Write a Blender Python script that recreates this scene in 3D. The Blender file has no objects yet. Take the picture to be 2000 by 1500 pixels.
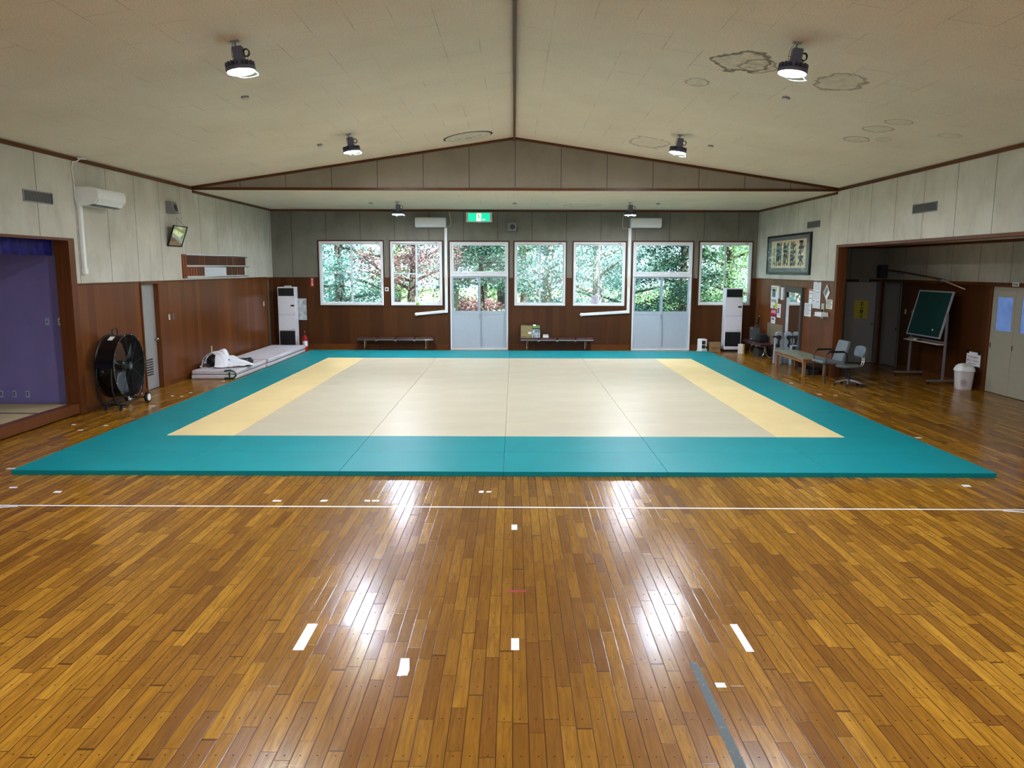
import bpy, bmesh, math, random
from mathutils import Vector, Matrix, Euler
R = math.radians
SC = bpy.context.scene
C = SC.collection
random.seed(7)

# ------------------------------------------------------------------ camera
FPX = 1508.2
PITCH, YAW, ROLL, CAMZ = .1487, -.0022, .0027, 2.508
cam_d = bpy.data.cameras.new('camera'); cam = bpy.data.objects.new('camera', cam_d); C.objects.link(cam)
cam_d.sensor_width = 36; cam_d.lens = FPX / 2000 * 36; cam_d.clip_end = 400; cam_d.clip_start = .05
cp, sp, cy, sy = math.cos(PITCH), math.sin(PITCH), math.cos(YAW), math.sin(YAW)
fwd = Vector((sy*cp, cy*cp, -sp)); rt = Vector((cy, -sy, 0)); up = rt.cross(fwd)
cr, sr = math.cos(ROLL), math.sin(ROLL)
rt2 = rt*cr + up*sr; up2 = -rt*sr + up*cr
M = Matrix((rt2, up2, -fwd)).transposed().to_4x4(); M.translation = Vector((0, 0, CAMZ))
cam.matrix_world = M
SC.camera = cam

# ------------------------------------------------------------------ view, sky, sun
SC.view_settings.view_transform = 'Standard'
SC.view_settings.look = 'None'
SC.view_settings.exposure = 0.32
SC.view_settings.gamma = 1.0
SC.view_settings.use_curve_mapping = False
world = bpy.data.worlds.new('sky'); SC.world = world; world.use_nodes = True
wn = world.node_tree.nodes; bg = wn['Background']
bg.inputs[0].default_value = (.80, .90, 1.0, 1); bg.inputs[1].default_value = 2.3
sun_d = bpy.data.lights.new('sun', 'SUN'); sun_d.energy = 16; sun_d.angle = R(.6); sun_d.color = (1, .95, .86)
sun = bpy.data.objects.new('sun', sun_d); C.objects.link(sun); sun.rotation_euler = (R(42), 0, R(28))
LAMP_E = 820.0
FILL_E = 280.0
def area(name, loc, rot, sx, sz, e, col):
    d = bpy.data.lights.new(name, 'AREA'); d.shape = 'RECTANGLE'; d.size = sx; d.size_y = sz; d.energy = e; d.color = col
    o = bpy.data.objects.new(name, d); C.objects.link(o); o.location = loc; o.rotation_euler = rot
    return o
# unseen fill light added behind the camera to brighten the room
area('rear_fill_light', (0, -3.8, 2.4), (R(95), 0, 0), 12.0, 1.9, FILL_E, (1, .97, .93))

# ------------------------------------------------------------------ node helper
class NT:
    def __init__(s, name):
        s.m = bpy.data.materials.new(name); s.m.use_nodes = True; s.t = s.m.node_tree; s.n = s.t.nodes; s.l = s.t.links
        s.b = s.n['Principled BSDF']
    def _in(s, sock, v):
        if isinstance(v, bpy.types.NodeSocket): s.l.new(v, sock)
        elif v is not None:
            try: sock.default_value = v
            except Exception: sock.default_value = tuple(v) + (1,)
    def node(s, t, **kw):
        nd = s.n.new(t)
        for k, v in kw.items(): setattr(nd, k, v)
        return nd
    def m1(s, op, a, b=None, c=None, clamp=False):
        nd = s.node('ShaderNodeMath', operation=op); nd.use_clamp = clamp
        s._in(nd.inputs[0], a); s._in(nd.inputs[1], b); s._in(nd.inputs[2], c); return nd.outputs[0]
    def xyz(s):
        tc = s.node('ShaderNodeTexCoord'); sep = s.node('ShaderNodeSeparateXYZ'); s.l.new(tc.outputs['Object'], sep.inputs[0])
        s.co = tc.outputs['Object']; return sep.outputs
    def comb(s, x, y, z=0.0):
        nd = s.node('ShaderNodeCombineXYZ'); s._in(nd.inputs[0], x); s._in(nd.inputs[1], y); s._in(nd.inputs[2], z); return nd.outputs[0]
    def noise(s, vec, scale=5, detail=3, rough=.5, dist=0, out=0):
        nd = s.node('ShaderNodeTexNoise'); s._in(nd.inputs['Vector'], vec); nd.inputs['Scale'].default_value = scale
        nd.inputs['Detail'].default_value = detail; nd.inputs['Roughness'].default_value = rough; nd.inputs['Distortion'].default_value = dist
        return nd.outputs[out]
    def white(s, vec, out=0):
        nd = s.node('ShaderNodeTexWhiteNoise'); s._in(nd.inputs['Vector'], vec); return nd.outputs[out]
    def ramp(s, f, stops):
        nd = s.node('ShaderNodeValToRGB'); s._in(nd.inputs[0], f); e = nd.color_ramp.elements
        while len(e) < len(stops): e.new(.5)
        for i, (p, c) in enumerate(stops):
            e[i].position = p; e[i].color = tuple(c) + (1,) if len(c) == 3 else c
        return nd.outputs[0]
    def mix(s, f, a, b, mode='MIX'):
        nd = s.node('ShaderNodeMix', data_type='RGBA', blend_type=mode)
        s._in(nd.inputs[0], f); s._in(nd.inputs[6], a); s._in(nd.inputs[7], b); return nd.outputs[2]
    def rng(s, v, a, b, c=0.0, d=1.0):
        nd = s.node('ShaderNodeMapRange'); nd.clamp = True; s._in(nd.inputs[0], v)
        for i, q in enumerate((a, b, c, d)): nd.inputs[i+1].default_value = q
        return nd.outputs[0]
    def bump(s, h, strength=.3, dist=.01):
        nd = s.node('ShaderNodeBump'); nd.inputs['Strength'].default_value = strength; nd.inputs['Distance'].default_value = dist
        s.l.new(h, nd.inputs['Height']); s.l.new(nd.outputs[0], s.b.inputs['Normal'])
    def set(s, col=None, rough=None, metal=None, spec=None):
        s._in(s.b.inputs['Base Color'], col); s._in(s.b.inputs['Roughness'], rough)
        s._in(s.b.inputs['Metallic'], metal); s._in(s.b.inputs['Specular IOR Level'], spec); return s.m

def srgb(r, g, b):
    f = lambda c: (c/255/12.92) if c/255 <= .04045 else ((c/255+.055)/1.055)**2.4
    return (f(r), f(g), f(b))
_plain = {}
def pm(name, rgb, rough=.5, metal=0, var=.06, scale=14, emit=0, spec=.5):
    """plain painted / moulded surface with a faint procedural mottling"""
    if name in _plain: return _plain[name]
    n = NT(name); n.xyz(); f = n.noise(n.co, scale, 3)
    c = srgb(*rgb); lo = tuple(x*(1-var) for x in c); hi = tuple(min(1, x*(1+var)) for x in c)
    n.set(n.ramp(f, [(.3, lo), (.7, hi)]), rough, metal, spec)
    if emit:
        n.b.inputs['Emission Color'].default_value = c + (1,); n.b.inputs['Emission Strength'].default_value = emit
    _plain[name] = n.m; return n.m

# ---- floor boards
def mat_floor():
    n = NT('oiled_board_floor'); x, y, z = n.xyz()
    W, J = .088, .337
    xs = n.m1('DIVIDE', x, W); col = n.m1('FLOOR', xs); fx = n.m1('FRACT', xs)
    r1 = n.white(n.comb(col, 3.3)); 
    ys0 = n.m1('ADD', n.m1('DIVIDE', y, .66), n.m1('MULTIPLY', r1, 7.0)); ys = n.m1('ADD', ys0, n.m1('MULTIPLY', n.m1('SINE', n.m1('MULTIPLY', n.m1('ADD', ys0, n.m1('MULTIPLY', r1, 40.0)), 2.3)), .30)); row = n.m1('FLOOR', ys); fy = n.m1('FRACT', ys)
    pid = n.comb(col, row, 1.7)
    v = n.white(pid); v2 = n.white(n.comb(row, col, 9.1))
    base = n.ramp(v, [(0, (.185, .072, .008)), (.2, (.255, .107, .010)), (.5, (.315, .139, .011)), (.8, (.375, .174, .014)), (1, (.46, .225, .022))])
    gx = n.m1('ADD', n.m1('MULTIPLY', x, 44), n.m1('MULTIPLY', v, 91)); gy = n.m1('ADD', n.m1('MULTIPLY', y, 3.2), n.m1('MULTIPLY', v2, 57))
    g = n.noise(n.comb(gx, gy), 1.0, 5, .62, .6)
    base = n.mix(n.rng(g, .38, .66, 0, .75), base, n.mix(.72, base, (.085, .026, .003)))
    # cathedral figure on some boards
    cn = n.noise(n.comb(n.m1('ADD', n.m1('MULTIPLY', x, 30), n.m1('MULTIPLY', v2, 83)), n.m1('ADD', n.m1('MULTIPLY', y, 1.7), n.m1('MULTIPLY', v, 31))), 1.0, 2, .5)
    cf = n.m1('MULTIPLY', n.m1('ABSOLUTE', n.m1('SUBTRACT', n.m1('FRACT', n.m1('MULTIPLY', cn, 9.0)), .5)), 2.0)
    sel = n.rng(v2, .45, .75, .15, .85)
    base = n.mix(n.m1('MULTIPLY', n.m1('MULTIPLY', n.rng(cf, .45, .95), sel), .55), base, n.mix(.75, base, (.10, .03, .004)))
    # worn, darker walking lane along the middle
    big = n.noise(n.comb(n.m1('MULTIPLY', x, .55), n.m1('MULTIPLY', y, .28)), 1.0, 3, .6)
    lane = n.m1('MULTIPLY', n.rng(n.m1('ABSOLUTE', n.m1('SUBTRACT', x, -.1)), 3.4, .8), n.rng(big, .3, .62, .35, 1))
    base = n.mix(n.m1('MULTIPLY', lane, .80), base, n.mix(.80, base, (.128, .049, .007)))
    st = n.noise(n.comb(x, n.m1('MULTIPLY', y, .6)), 2.6, 4, .65)
    base = n.mix(n.rng(st, .50, .85, 0, .22), base, (.15, .055, .010))
    # board joints and nail plugs
    ex = n.m1('MINIMUM', fx, n.m1('SUBTRACT', 1.0, fx)); ey = n.m1('MULTIPLY', n.m1('MINIMUM', fy, n.m1('SUBTRACT', 1.0, fy)), 7.5)
    e = n.m1('MINIMUM', ex, ey); joint = n.rng(e, .020, .045, .85, 0)
    base = n.mix(joint, base, (.035, .012, .004))
    jy = n.m1('MULTIPLY', n.m1('SUBTRACT', n.m1('FRACT', n.m1('DIVIDE', n.m1('SUBTRACT', y, 3.681-.168), J)), .5), J)
    jx = n.m1('MULTIPLY', n.m1('SUBTRACT', fx, n.m1('ADD', n.m1('MULTIPLY', n.white(n.comb(col, n.m1('FLOOR', n.m1('DIVIDE', y, J)), 4.4)), .14), .43)), W)
    d = n.m1('SQRT', n.m1('ADD', n.m1('MULTIPLY', jx, jx), n.m1('MULTIPLY', jy, jy)))
    base = n.mix(n.rng(d, .0038, .0058, .95, 0), base, (.02, .008, .003))
    # pale scratches
    sc = n.noise(n.comb(n.m1('ADD', n.m1('MULTIPLY', x, 1.2), n.m1('MULTIPLY', y, .5)), n.m1('MULTIPLY', y, 38)), 1.5, 2, .5)
    base = n.mix(n.rng(sc, .76, .80, 0, .22), base, (.6, .42, .3))
    h = n.m1('ADD', n.m1('MULTIPLY', n.m1('MULTIPLY', n.m1('SUBTRACT', v, .5), fx), .9), n.m1('ADD', n.m1('MULTIPLY', g, .16), n.rng(e, 0, .05, -.18, 0)))
    h = n.m1('ADD', h, n.m1('MULTIPLY', n.noise(n.comb(n.m1('MULTIPLY', x, 12), n.m1('MULTIPLY', y, 3.2)), 1, 2), .40))
    n.bump(h, .75, .0026)
    n.set(base, n.m1('ADD', n.rng(st, .3, .8, .17, .215), n.m1('MULTIPLY', v2, .045)), 0, .20)
    return n.m

def mat_board(name, lo, hi, pitch=1.05, off=0.0, axis='s', dirt=.5):
    """painted wall boards with dark vertical joints"""
    n = NT(name); x, y, z = n.xyz()
    s = x if axis == 'x' else y
    q = n.m1('DIVIDE', n.m1('SUBTRACT', s, off), pitch); f = n.m1('FRACT', q); cell = n.m1('FLOOR', q)
    e = n.m1('MULTIPLY', n.m1('MINIMUM', f, n.m1('SUBTRACT', 1.0, f)), pitch)
    st = n.noise(n.co, .9, 4, .6, .4); st2 = n.noise(n.comb(n.m1('MULTIPLY', s, 2.2), n.m1('MULTIPLY', z, .7), .0), 1.5, 3, .6)
    c = n.ramp(st, [(.32, lo), (.66, hi)])
    c = n.mix(n.rng(st2, .5, .8, 0, dirt), c, tuple(q*.62 for q in lo))
    c = n.mix(n.m1('MULTIPLY', n.white(n.comb(cell, 2.0)), .10), c, tuple(q*.7 for q in lo))
    c = n.mix(n.rng(e, .0035, .0075, 1, 0), c, (.02, .015, .012))
    n.bump(n.rng(e, .0, .01), .4, .004)
    return n.set(c, .62, 0, .35)

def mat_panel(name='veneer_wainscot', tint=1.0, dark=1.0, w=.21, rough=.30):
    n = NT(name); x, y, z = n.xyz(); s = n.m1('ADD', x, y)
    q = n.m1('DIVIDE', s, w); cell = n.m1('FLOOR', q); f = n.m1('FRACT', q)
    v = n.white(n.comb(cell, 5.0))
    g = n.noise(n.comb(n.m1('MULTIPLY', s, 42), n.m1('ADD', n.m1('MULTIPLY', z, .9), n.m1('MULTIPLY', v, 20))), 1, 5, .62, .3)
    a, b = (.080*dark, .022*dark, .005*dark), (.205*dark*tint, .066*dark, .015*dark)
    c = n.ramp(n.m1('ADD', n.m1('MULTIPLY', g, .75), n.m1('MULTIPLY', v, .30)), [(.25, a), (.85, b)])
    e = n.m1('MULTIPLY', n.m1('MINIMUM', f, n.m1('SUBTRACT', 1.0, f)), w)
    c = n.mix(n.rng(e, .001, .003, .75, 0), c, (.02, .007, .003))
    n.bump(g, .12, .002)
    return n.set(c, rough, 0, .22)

def mat_ceiling():
    n = NT('acoustic_ceiling_board'); x, y, z = n.xyz()
    P, Q = .455, .91
    q = n.m1('DIVIDE', x, P); cell = n.m1('FLOOR', q); f = n.m1('FRACT', q)
    yy = n.m1('ADD', n.m1('DIVIDE', y, Q), n.m1('MULTIPLY', n.m1('MODULO', cell, 2.0), .5)); g = n.m1('FRACT', yy)
    ex = n.m1('MULTIPLY', n.m1('MINIMUM', f, n.m1('SUBTRACT', 1.0, f)), P); ey = n.m1('MULTIPLY', n.m1('MINIMUM', g, n.m1('SUBTRACT', 1.0, g)), Q)
    e = n.m1('MINIMUM', ex, ey)
    c = n.ramp(n.noise(n.co, .7, 4, .6), [(.3, (.80, .72, .60)), (.7, (.89, .81, .69))])
    sp_ = n.noise(n.comb(x, y), 62, 2, .6)
    c = n.mix(n.rng(sp_, .54, .66, 0, .46), c, (.38, .32, .24))
    vis = n.rng(n.noise(n.comb(n.m1('MULTIPLY', x, 1.1), n.m1('MULTIPLY', y, .9)), 1.4, 2), .50, .64)
    c = n.mix(n.m1('MULTIPLY', n.rng(e, .0025, .006, 1, 0), n.m1('ADD', n.m1('MULTIPLY', vis, .38), .06)), c, (.16, .12, .08))
    # old rings of leaked water, each at its own place
    dn = n.noise(n.co, 3.2, 3, .6); dn2 = n.noise(n.co, 9, 3, .6)
    for (sx, sy_, ra, rb, k) in ((2.82, 10.05, .30, .42, .8), (3.05, 10.12, .22, .30, .6), (4.12, 10.25, .28, .36, .55), (2.53, 11.28, .15, .18, .45), (5.62, 13.14, .18, .22, .6),
                             (5.58, 12.27, .20, .22, .45), (5.60, 11.68, .15, .17, .5), (2.75, 16.3, .36, .55, .40), (1.9, 22.3, .5, .5, .4), (5.95, 12.9, .12, .16, .3), (6.5, 12.0, .15, .15, .3)):
        dx = n.m1('DIVIDE', n.m1('SUBTRACT', x, sx), ra); dy = n.m1('DIVIDE', n.m1('SUBTRACT', y, sy_), rb)
        r = n.m1('ADD', n.m1('SQRT', n.m1('ADD', n.m1('MULTIPLY', dx, dx), n.m1('MULTIPLY', dy, dy))), n.m1('MULTIPLY', n.m1('SUBTRACT', dn, .5), 1.3))
        ring = n.rng(n.m1('ABSOLUTE', n.m1('SUBTRACT', r, 1.0)), .05, .13, k, 0)
        fill = n.rng(r, .9, 1.02, k*.40, 0)
        c = n.mix(n.m1('MULTIPLY', n.m1('MAXIMUM', ring, n.m1('MULTIPLY', fill, n.rng(dn2, .35, .7))), 1.0), c, (.13, .10, .06))
    n.bump(n.m1('MULTIPLY', sp_, -1.0), .5, .006)
    return n.set(c, .9, 0, .2)

def mat_vinyl(name, rgb, rough=.42, weave=True):
    n = NT(name); x, y, z = n.xyz(); c = srgb(*rgb)
    f = n.noise(n.co, 1.1, 4, .6)
    col = n.ramp(f, [(.3, tuple(q*.94 for q in c)), (.7, tuple(min(1, q*1.04) for q in c))])
    sc = n.noise(n.comb(n.m1('MULTIPLY', x, 3), n.m1('MULTIPLY', y, 60)), 1, 2)
    col = n.mix(n.rng(sc, .62, .7, 0, .08), col, tuple(min(1, q*1.3) for q in c))
    if weave:
        h = n.m1('MULTIPLY', n.m1('SINE', n.m1('MULTIPLY', x, 900)), n.m1('SINE', n.m1('MULTIPLY', y, 900)))
        n.bump(n.m1('ADD', n.m1('MULTIPLY', h, .3), n.noise(n.co, 220, 2)), .15, .0008)
    return n.set(col, rough, 0, .20)

def mat_glass(name='window_glass', tint=(.86, .96, 1.0), gloss=.008):
    m = bpy.data.materials.new(name); m.use_nodes = True; t = m.node_tree; t.nodes.clear()
    o = t.nodes.new('ShaderNodeOutputMaterial'); mx = t.nodes.new('ShaderNodeMixShader'); a = t.nodes.new('ShaderNodeBsdfTransparent'); g = t.nodes.new('ShaderNodeBsdfGlossy')
    a.inputs[0].default_value = tint + (1,); g.inputs['Roughness'].default_value = .02; g.inputs[0].default_value = (1, 1, 1, 1); mx.inputs[0].default_value = gloss
    t.links.new(a.outputs[0], mx.inputs[1]); t.links.new(g.outputs[0], mx.inputs[2]); t.links.new(mx.outputs[0], o.inputs[0]); return m

def mat_leaf(name, a, b, tr=.35):
    n = NT(name); n.xyz(); gi = n.node('ShaderNodeNewGeometry')
    r = n.noise(n.co, 2.5, 3); c = n.mix(r, a, b)
    n.set(c, .5, 0, .5)
    tl = n.node('ShaderNodeBsdfTranslucent'); n.l.new(c, tl.inputs[0]); mx = n.node('ShaderNodeMixShader'); mx.inputs[0].default_value = tr
    n.l.new(n.b.outputs[0], mx.inputs[1]); n.l.new(tl.outputs[0], mx.inputs[2]); n.l.new(mx.outputs[0], n.n['Material Output'].inputs[0]); return n.m

FLOOR = mat_floor()
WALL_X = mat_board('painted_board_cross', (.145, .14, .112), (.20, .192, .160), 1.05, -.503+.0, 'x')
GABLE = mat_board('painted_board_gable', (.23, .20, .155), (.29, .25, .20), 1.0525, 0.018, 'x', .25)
WALL_B = mat_board('painted_board_bay_dim', (.34, .32, .26), (.44, .42, .35), 1.05, 12.3, 'y')  # darker copy of the side boards, the bay's dimness put into the colour
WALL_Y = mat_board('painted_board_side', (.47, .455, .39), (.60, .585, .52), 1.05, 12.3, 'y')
PANEL = mat_panel()
PANEL_F = mat_panel('veneer_wainscot_dim', .95, .48, .21, .35)  # wainscot copy with the shade of the bay put into its colour
CEIL = mat_ceiling()
WOODTRIM = mat_panel('brown_stained_trim', 1.0, .75, 3.3, .35)
JAMB = mat_panel('jamb_wood', 1.05, .85, 1.7, .35)
WHITE_AL = pm('white_aluminium', (222, 226, 230), .35, 0, .02)
WHITE_DOOR = pm('white_door_panel', (172, 185, 198), .32, 0, .02)
GLASS = mat_glass()
WHITE_PL = pm('white_plastic', (232, 234, 236), .38, 0, .02)
IVORY = pm('ivory_plastic', (214, 210, 196), .45, 0, .03)
BLACK = pm('black_plastic', (14, 14, 16), .4, 0, .1)
BLACKM = pm('black_enamel', (10, 11, 13), .22, 0, .1)
DARK = pm('dark_opening', (9, 9, 10), .8, 0, .1)
CHROME = pm('chrome', (215, 215, 215), .12, 1, .02)
STEEL = pm('brushed_steel', (150, 150, 155), .35, 1, .05)
GREYPL = pm('grey_plastic', (120, 122, 124), .5, 0, .05)
PAPER = pm('white_paper', (226, 228, 232), .7, 0, .02)
INK = pm('black_ink', (22, 22, 26), .7)
RED = pm('red_enamel', (175, 14, 26), .3, 0, .05)
TAPE_W = pm('white_tape', (225, 228, 235), .45, 0, .03, 60)

# ------------------------------------------------------------------ mesh helper
class MB:
    def __init__(s): s.bm = bmesh.new(); s.mi = 0
    def _new(s, verts):
        fs = set()
        for v in verts: fs.update(v.link_faces)
        for f in fs: f.material_index = s.mi
        return s
    def box(s, x0, x1, y0, y1, z0, z1, rot=None, piv=None):
        r = bmesh.ops.create_cube(s.bm, size=1)['verts']
        m = Matrix.Translation(((x0+x1)/2, (y0+y1)/2, (z0+z1)/2)) @ Matrix.Diagonal((abs(x1-x0), abs(y1-y0), abs(z1-z0), 1))
        bmesh.ops.transform(s.bm, matrix=m, verts=r)
        if rot:
            p = Vector(piv) if piv else Vector(((x0+x1)/2, (y0+y1)/2, (z0+z1)/2))
            bmesh.ops.transform(s.bm, matrix=Matrix.Translation(p) @ Euler(rot).to_matrix().to_4x4() @ Matrix.Translation(-p), verts=r)
        return s._new(r)
    def cyl(s, a, b, r, r2=None, seg=16, caps=True):
        a, b = Vector(a), Vector(b); d = b-a
        v = bmesh.ops.create_cone(s.bm, cap_ends=caps, segments=seg, radius1=r, radius2=r if r2 is None else r2, depth=d.length)['verts']
        m = Matrix.Translation((a+b)/2) @ d.to_track_quat('Z', 'Y').to_matrix().to_4x4()
        bmesh.ops.transform(s.bm, matrix=m, verts=v); return s._new(v)
    def sph(s, c, r, sx=1, sy=1, sz=1, seg=16):
        v = bmesh.ops.create_uvsphere(s.bm, u_segments=seg, v_segments=max(6, seg//2), radius=r)['verts']
        bmesh.ops.transform(s.bm, matrix=Matrix.Translation(c) @ Matrix.Diagonal((sx, sy, sz, 1)), verts=v); return s._new(v)
    def tube(s, pts, r, seg=8, closed=False):
        pts = [Vector(p) for p in pts]; n = len(pts); rings = []; prev = None
        for i, p in enumerate(pts):
            if closed: t = pts[(i+1) % n]-pts[i-1]
            else: t = pts[min(i+1, n-1)]-pts[max(i-1, 0)]
            t.normalize()
            if prev is None:
                u = t.orthogonal().normalized()
            else:
                u = (prev - t*prev.dot(t)); u = u.normalized() if u.length > 1e-6 else t.orthogonal().normalized()
            prev = u; w = t.cross(u); rr = r[i] if isinstance(r, (list, tuple)) else r
            rings.append([s.bm.verts.new(p + (u*math.cos(6.28318*k/seg) + w*math.sin(6.28318*k/seg))*rr) for k in range(seg)])
        m = n if closed else n-1
        for i in range(m):
            A, B = rings[i], rings[(i+1) % n]
            for k in range(seg):
                f = s.bm.faces.new((A[k], A[(k+1) % seg], B[(k+1) % seg], B[k])); f.material_index = s.mi
        if not closed:
            for q in (rings[0][::-1], rings[-1]):
                f = s.bm.faces.new(q); f.material_index = s.mi
        return s
    def lathe(s, prof, c=(0, 0, 0), axis='z', seg=32, caps=True):
        """prof: list of (radius, height)"""
        rings = []
        def P(r, h, a):
            u, v = r*math.cos(a), r*math.sin(a)
            return Vector(c) + (Vector((u, v, h)) if axis == 'z' else Vector((h, u, v)) if axis == 'x' else Vector((u, h, v)))
        for r, h in prof: rings.append([s.bm.verts.new(P(max(r, 1e-4), h, 6.283185*k/seg)) for k in range(seg)])
        for A, B in zip(rings, rings[1:]):
            for k in range(seg):
                f = s.bm.faces.new((A[k], A[(k+1) % seg], B[(k+1) % seg], B[k])); f.material_index = s.mi
        if caps:
            for q in (rings[0][::-1], rings[-1]):
                f = s.bm.faces.new(q); f.material_index = s.mi
        return s
    def prism(s, poly, a0, a1, axis='x'):
        """extrude a 2D polygon along an axis. x: (y,z) y: (x,z) z: (x,y)"""
        def P(p, h): return Vector((h, p[0], p[1])) if axis == 'x' else Vector((p[0], h, p[1])) if axis == 'y' else Vector((p[0], p[1], h))
        A = [s.bm.verts.new(P(p, a0)) for p in poly]; B = [s.bm.verts.new(P(p, a1)) for p in poly]; n = len(poly)
        fs = [s.bm.faces.new(A), s.bm.faces.new(B[::-1])] + [s.bm.faces.new((A[i], B[i], B[(i+1) % n], A[(i+1) % n])) for i in range(n)]
        for f in fs: f.material_index = s.mi
        return s
    def quad(s, *p):
        f = s.bm.faces.new([s.bm.verts.new(Vector(q)) for q in p]); f.material_index = s.mi; return s
    def build(s, name, mat, parent=None, bevel=0, smooth=False, segs=2, angle=35, subd=0, loc=None, rot=None):
        bmesh.ops.recalc_face_normals(s.bm, faces=s.bm.faces)
        me = bpy.data.meshes.new(name); s.bm.to_mesh(me); s.bm.free()
        for m in (mat if isinstance(mat, (list, tuple)) else [mat]): me.materials.append(m)
        o = bpy.data.objects.new(name, me); C.objects.link(o)
        if parent is not None: o.parent = parent
        if loc: o.location = loc
        if rot: o.rotation_euler = rot
        if smooth or bevel:
            for p in me.polygons: p.use_smooth = True
            try: me.set_sharp_from_angle(angle=R(angle))
            except Exception: pass
        if bevel:
            b = o.modifiers.new('bevel', 'BEVEL'); b.width = bevel; b.segments = segs; b.limit_method = 'ANGLE'; b.angle_limit = R(40); b.harden_normals = True
        if subd:
            q = o.modifiers.new('subd', 'SUBSURF'); q.levels = q.render_levels = subd
        return o

def thing(name, label, cat, loc=(0, 0, 0), rz=0, group=None, rot=None):
    o = bpy.data.objects.new(name, None); C.objects.link(o); o.empty_display_size = .1
    o.location = loc; o.rotation_euler = rot if rot else (0, 0, R(rz)); o['label'] = label; o['category'] = cat
    if group: o['group'] = group
    return o
def tag(o, label, cat, group=None, kind=None):
    o['label'] = label; o['category'] = cat
    if group: o['group'] = group
    if kind: o['kind'] = kind
    return o
def struct(o): o['kind'] = 'structure'; return o
def dup(root, loc=None, label=None, rot=None):
    r = root.copy(); C.objects.link(r)
    if loc is not None: r.location = loc
    if rot is not None: r.rotation_euler = rot
    if label: r['label'] = label
    for ch in list(root.children):
        c = ch.copy(); C.objects.link(c); c.parent = r
        for g in list(ch.children):
            d = g.copy(); C.objects.link(d); d.parent = c
    return r
_font = {}
def lettering(text, size, mat, parent, loc, width=None, height=None, rot=(R(90), 0, 0), offset=0.0, name='lettering', ext=.0008, spacing=1.0, bold=0):
    cu = bpy.data.curves.new(name, 'FONT'); cu.body = text; cu.size = size; cu.align_x = 'CENTER'; cu.align_y = 'CENTER'; cu.extrude = ext; cu.offset = offset
    cu.space_line = spacing; cu.resolution_u = 3
    o = bpy.data.objects.new(name, cu); C.objects.link(o); bpy.context.view_layer.update()
    me = bpy.data.meshes.new_from_object(o.evaluated_get(bpy.context.evaluated_depsgraph_get()))
    bpy.data.objects.remove(o); bpy.data.curves.remove(cu)
    if len(me.vertices):
        xs = [v.co.x for v in me.vertices]; ys = [v.co.y for v in me.vertices]
        cx, cyy = (min(xs)+max(xs))/2, (min(ys)+max(ys))/2; w, h = max(xs)-min(xs), max(ys)-min(ys)
        fx = width/w if width else (height/h if height else 1); fy = height/h if height else fx
        for v in me.vertices: v.co.x = (v.co.x-cx)*fx; v.co.y = (v.co.y-cyy)*fy
    if bold:                                     # brush weight: the same glyph laid down again at small shifts
        bm = bmesh.new(); bm.from_mesh(me); base_g = bm.verts[:] + bm.edges[:] + bm.faces[:]
        for k in range(1, 9):
            d = bmesh.ops.duplicate(bm, geom=base_g)['geom']; a = k*.785
            bmesh.ops.translate(bm, vec=(bold*math.cos(a), bold*1.2*math.sin(a), .00012*k), verts=[v for v in d if isinstance(v, bmesh.types.BMVert)])
        bm.to_mesh(me); bm.free()
    me.materials.clear(); me.materials.append(mat)
    o = bpy.data.objects.new(name, me); C.objects.link(o); o.parent = parent; o.location = loc; o.rotation_euler = rot
    return o

# ================================================================== SETTING
XL, XR, YF, YB = -7.43, 7.45, 24.0, -4.0
XA = 9.82            # far wall of the side bay
ZE, ZR, KS = 4.35, 5.46, .1494
ZLOW, YG = 4.27, 18.2
WN = 2.22            # wainscot height

MB_ = MB().box(-11, XA+.1, YB-.1, YF+.15, -.12, 0)
struct(MB_.build('floor', FLOOR))

# far wall with its openings
OP = [('w', -5.98, -4.02, 1.37, 3.31), ('w', -3.79, -2.21, 1.37, 3.31), ('d', -1.965, -.18, 0, 3.30), ('w', .015, 1.58, 1.37, 3.30),
      ('w', 1.825, 3.41, 1.37, 3.30), ('d', 3.65, 5.465, 0, 3.31), ('w', 5.69, 7.28, 1.40, 3.31)]
b = MB(); T = .16
def seg(x0, x1, z0, z1):
    if z1 <= z0 or x1 <= x0: return
    if z0 < WN < z1:
        seg(x0, x1, z0, WN); seg(x0, x1, WN, z1); return
    b.mi = 0 if z0 >= WN else 1
    b.box(x0, x1, YF, YF+T, z0, z1)
px = XL-.05
for (k, x0, x1, z0, z1) in OP:
    seg(px, x0, 0, 4.5); seg(x0, x1, z1, 4.5); seg(x0, x1, 0, z0); px = x1
seg(px, XR+2.7, 0, 4.5)
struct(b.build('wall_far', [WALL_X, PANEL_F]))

# left wall: solid part, header over the stage, door openings
b = MB()
def segL(y0, y1, z0, z1, x0, x1):
    if z0 < WN < z1: segL(y0, y1, z0, WN, x0, x1); segL(y0, y1, WN, z1, x0, x1); return
    b.mi = 0 if z0 >= WN else 1; b.box(x0, x1, y0, y1, z0, z1)
XLo = XL-.22
segL(13.12, 15.43, 0, 4.45, XLo, XL); segL(15.43, 16.2, 2.19, 4.45, XLo, XL); segL(16.2, 23.32, 0, 4.45, XLo, XL)
segL(23.32, 23.86, 2.19, 4.45, XLo, XL); segL(23.86, 24.0, 0, 4.45, XLo, XL)
segL(YB, 13.12, 2.98, 4.45, XLo, XL)
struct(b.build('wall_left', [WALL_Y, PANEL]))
# right wall: solid part beyond the bay opening + header
b = MB()
segL(18.08, 24.0, 0, 4.45, XR, XR+.17); segL(YB, 18.08, 3.03, 4.45, XR, XR+.17)
struct(b.build('wall_right', [WALL_Y, PANEL]))
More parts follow.
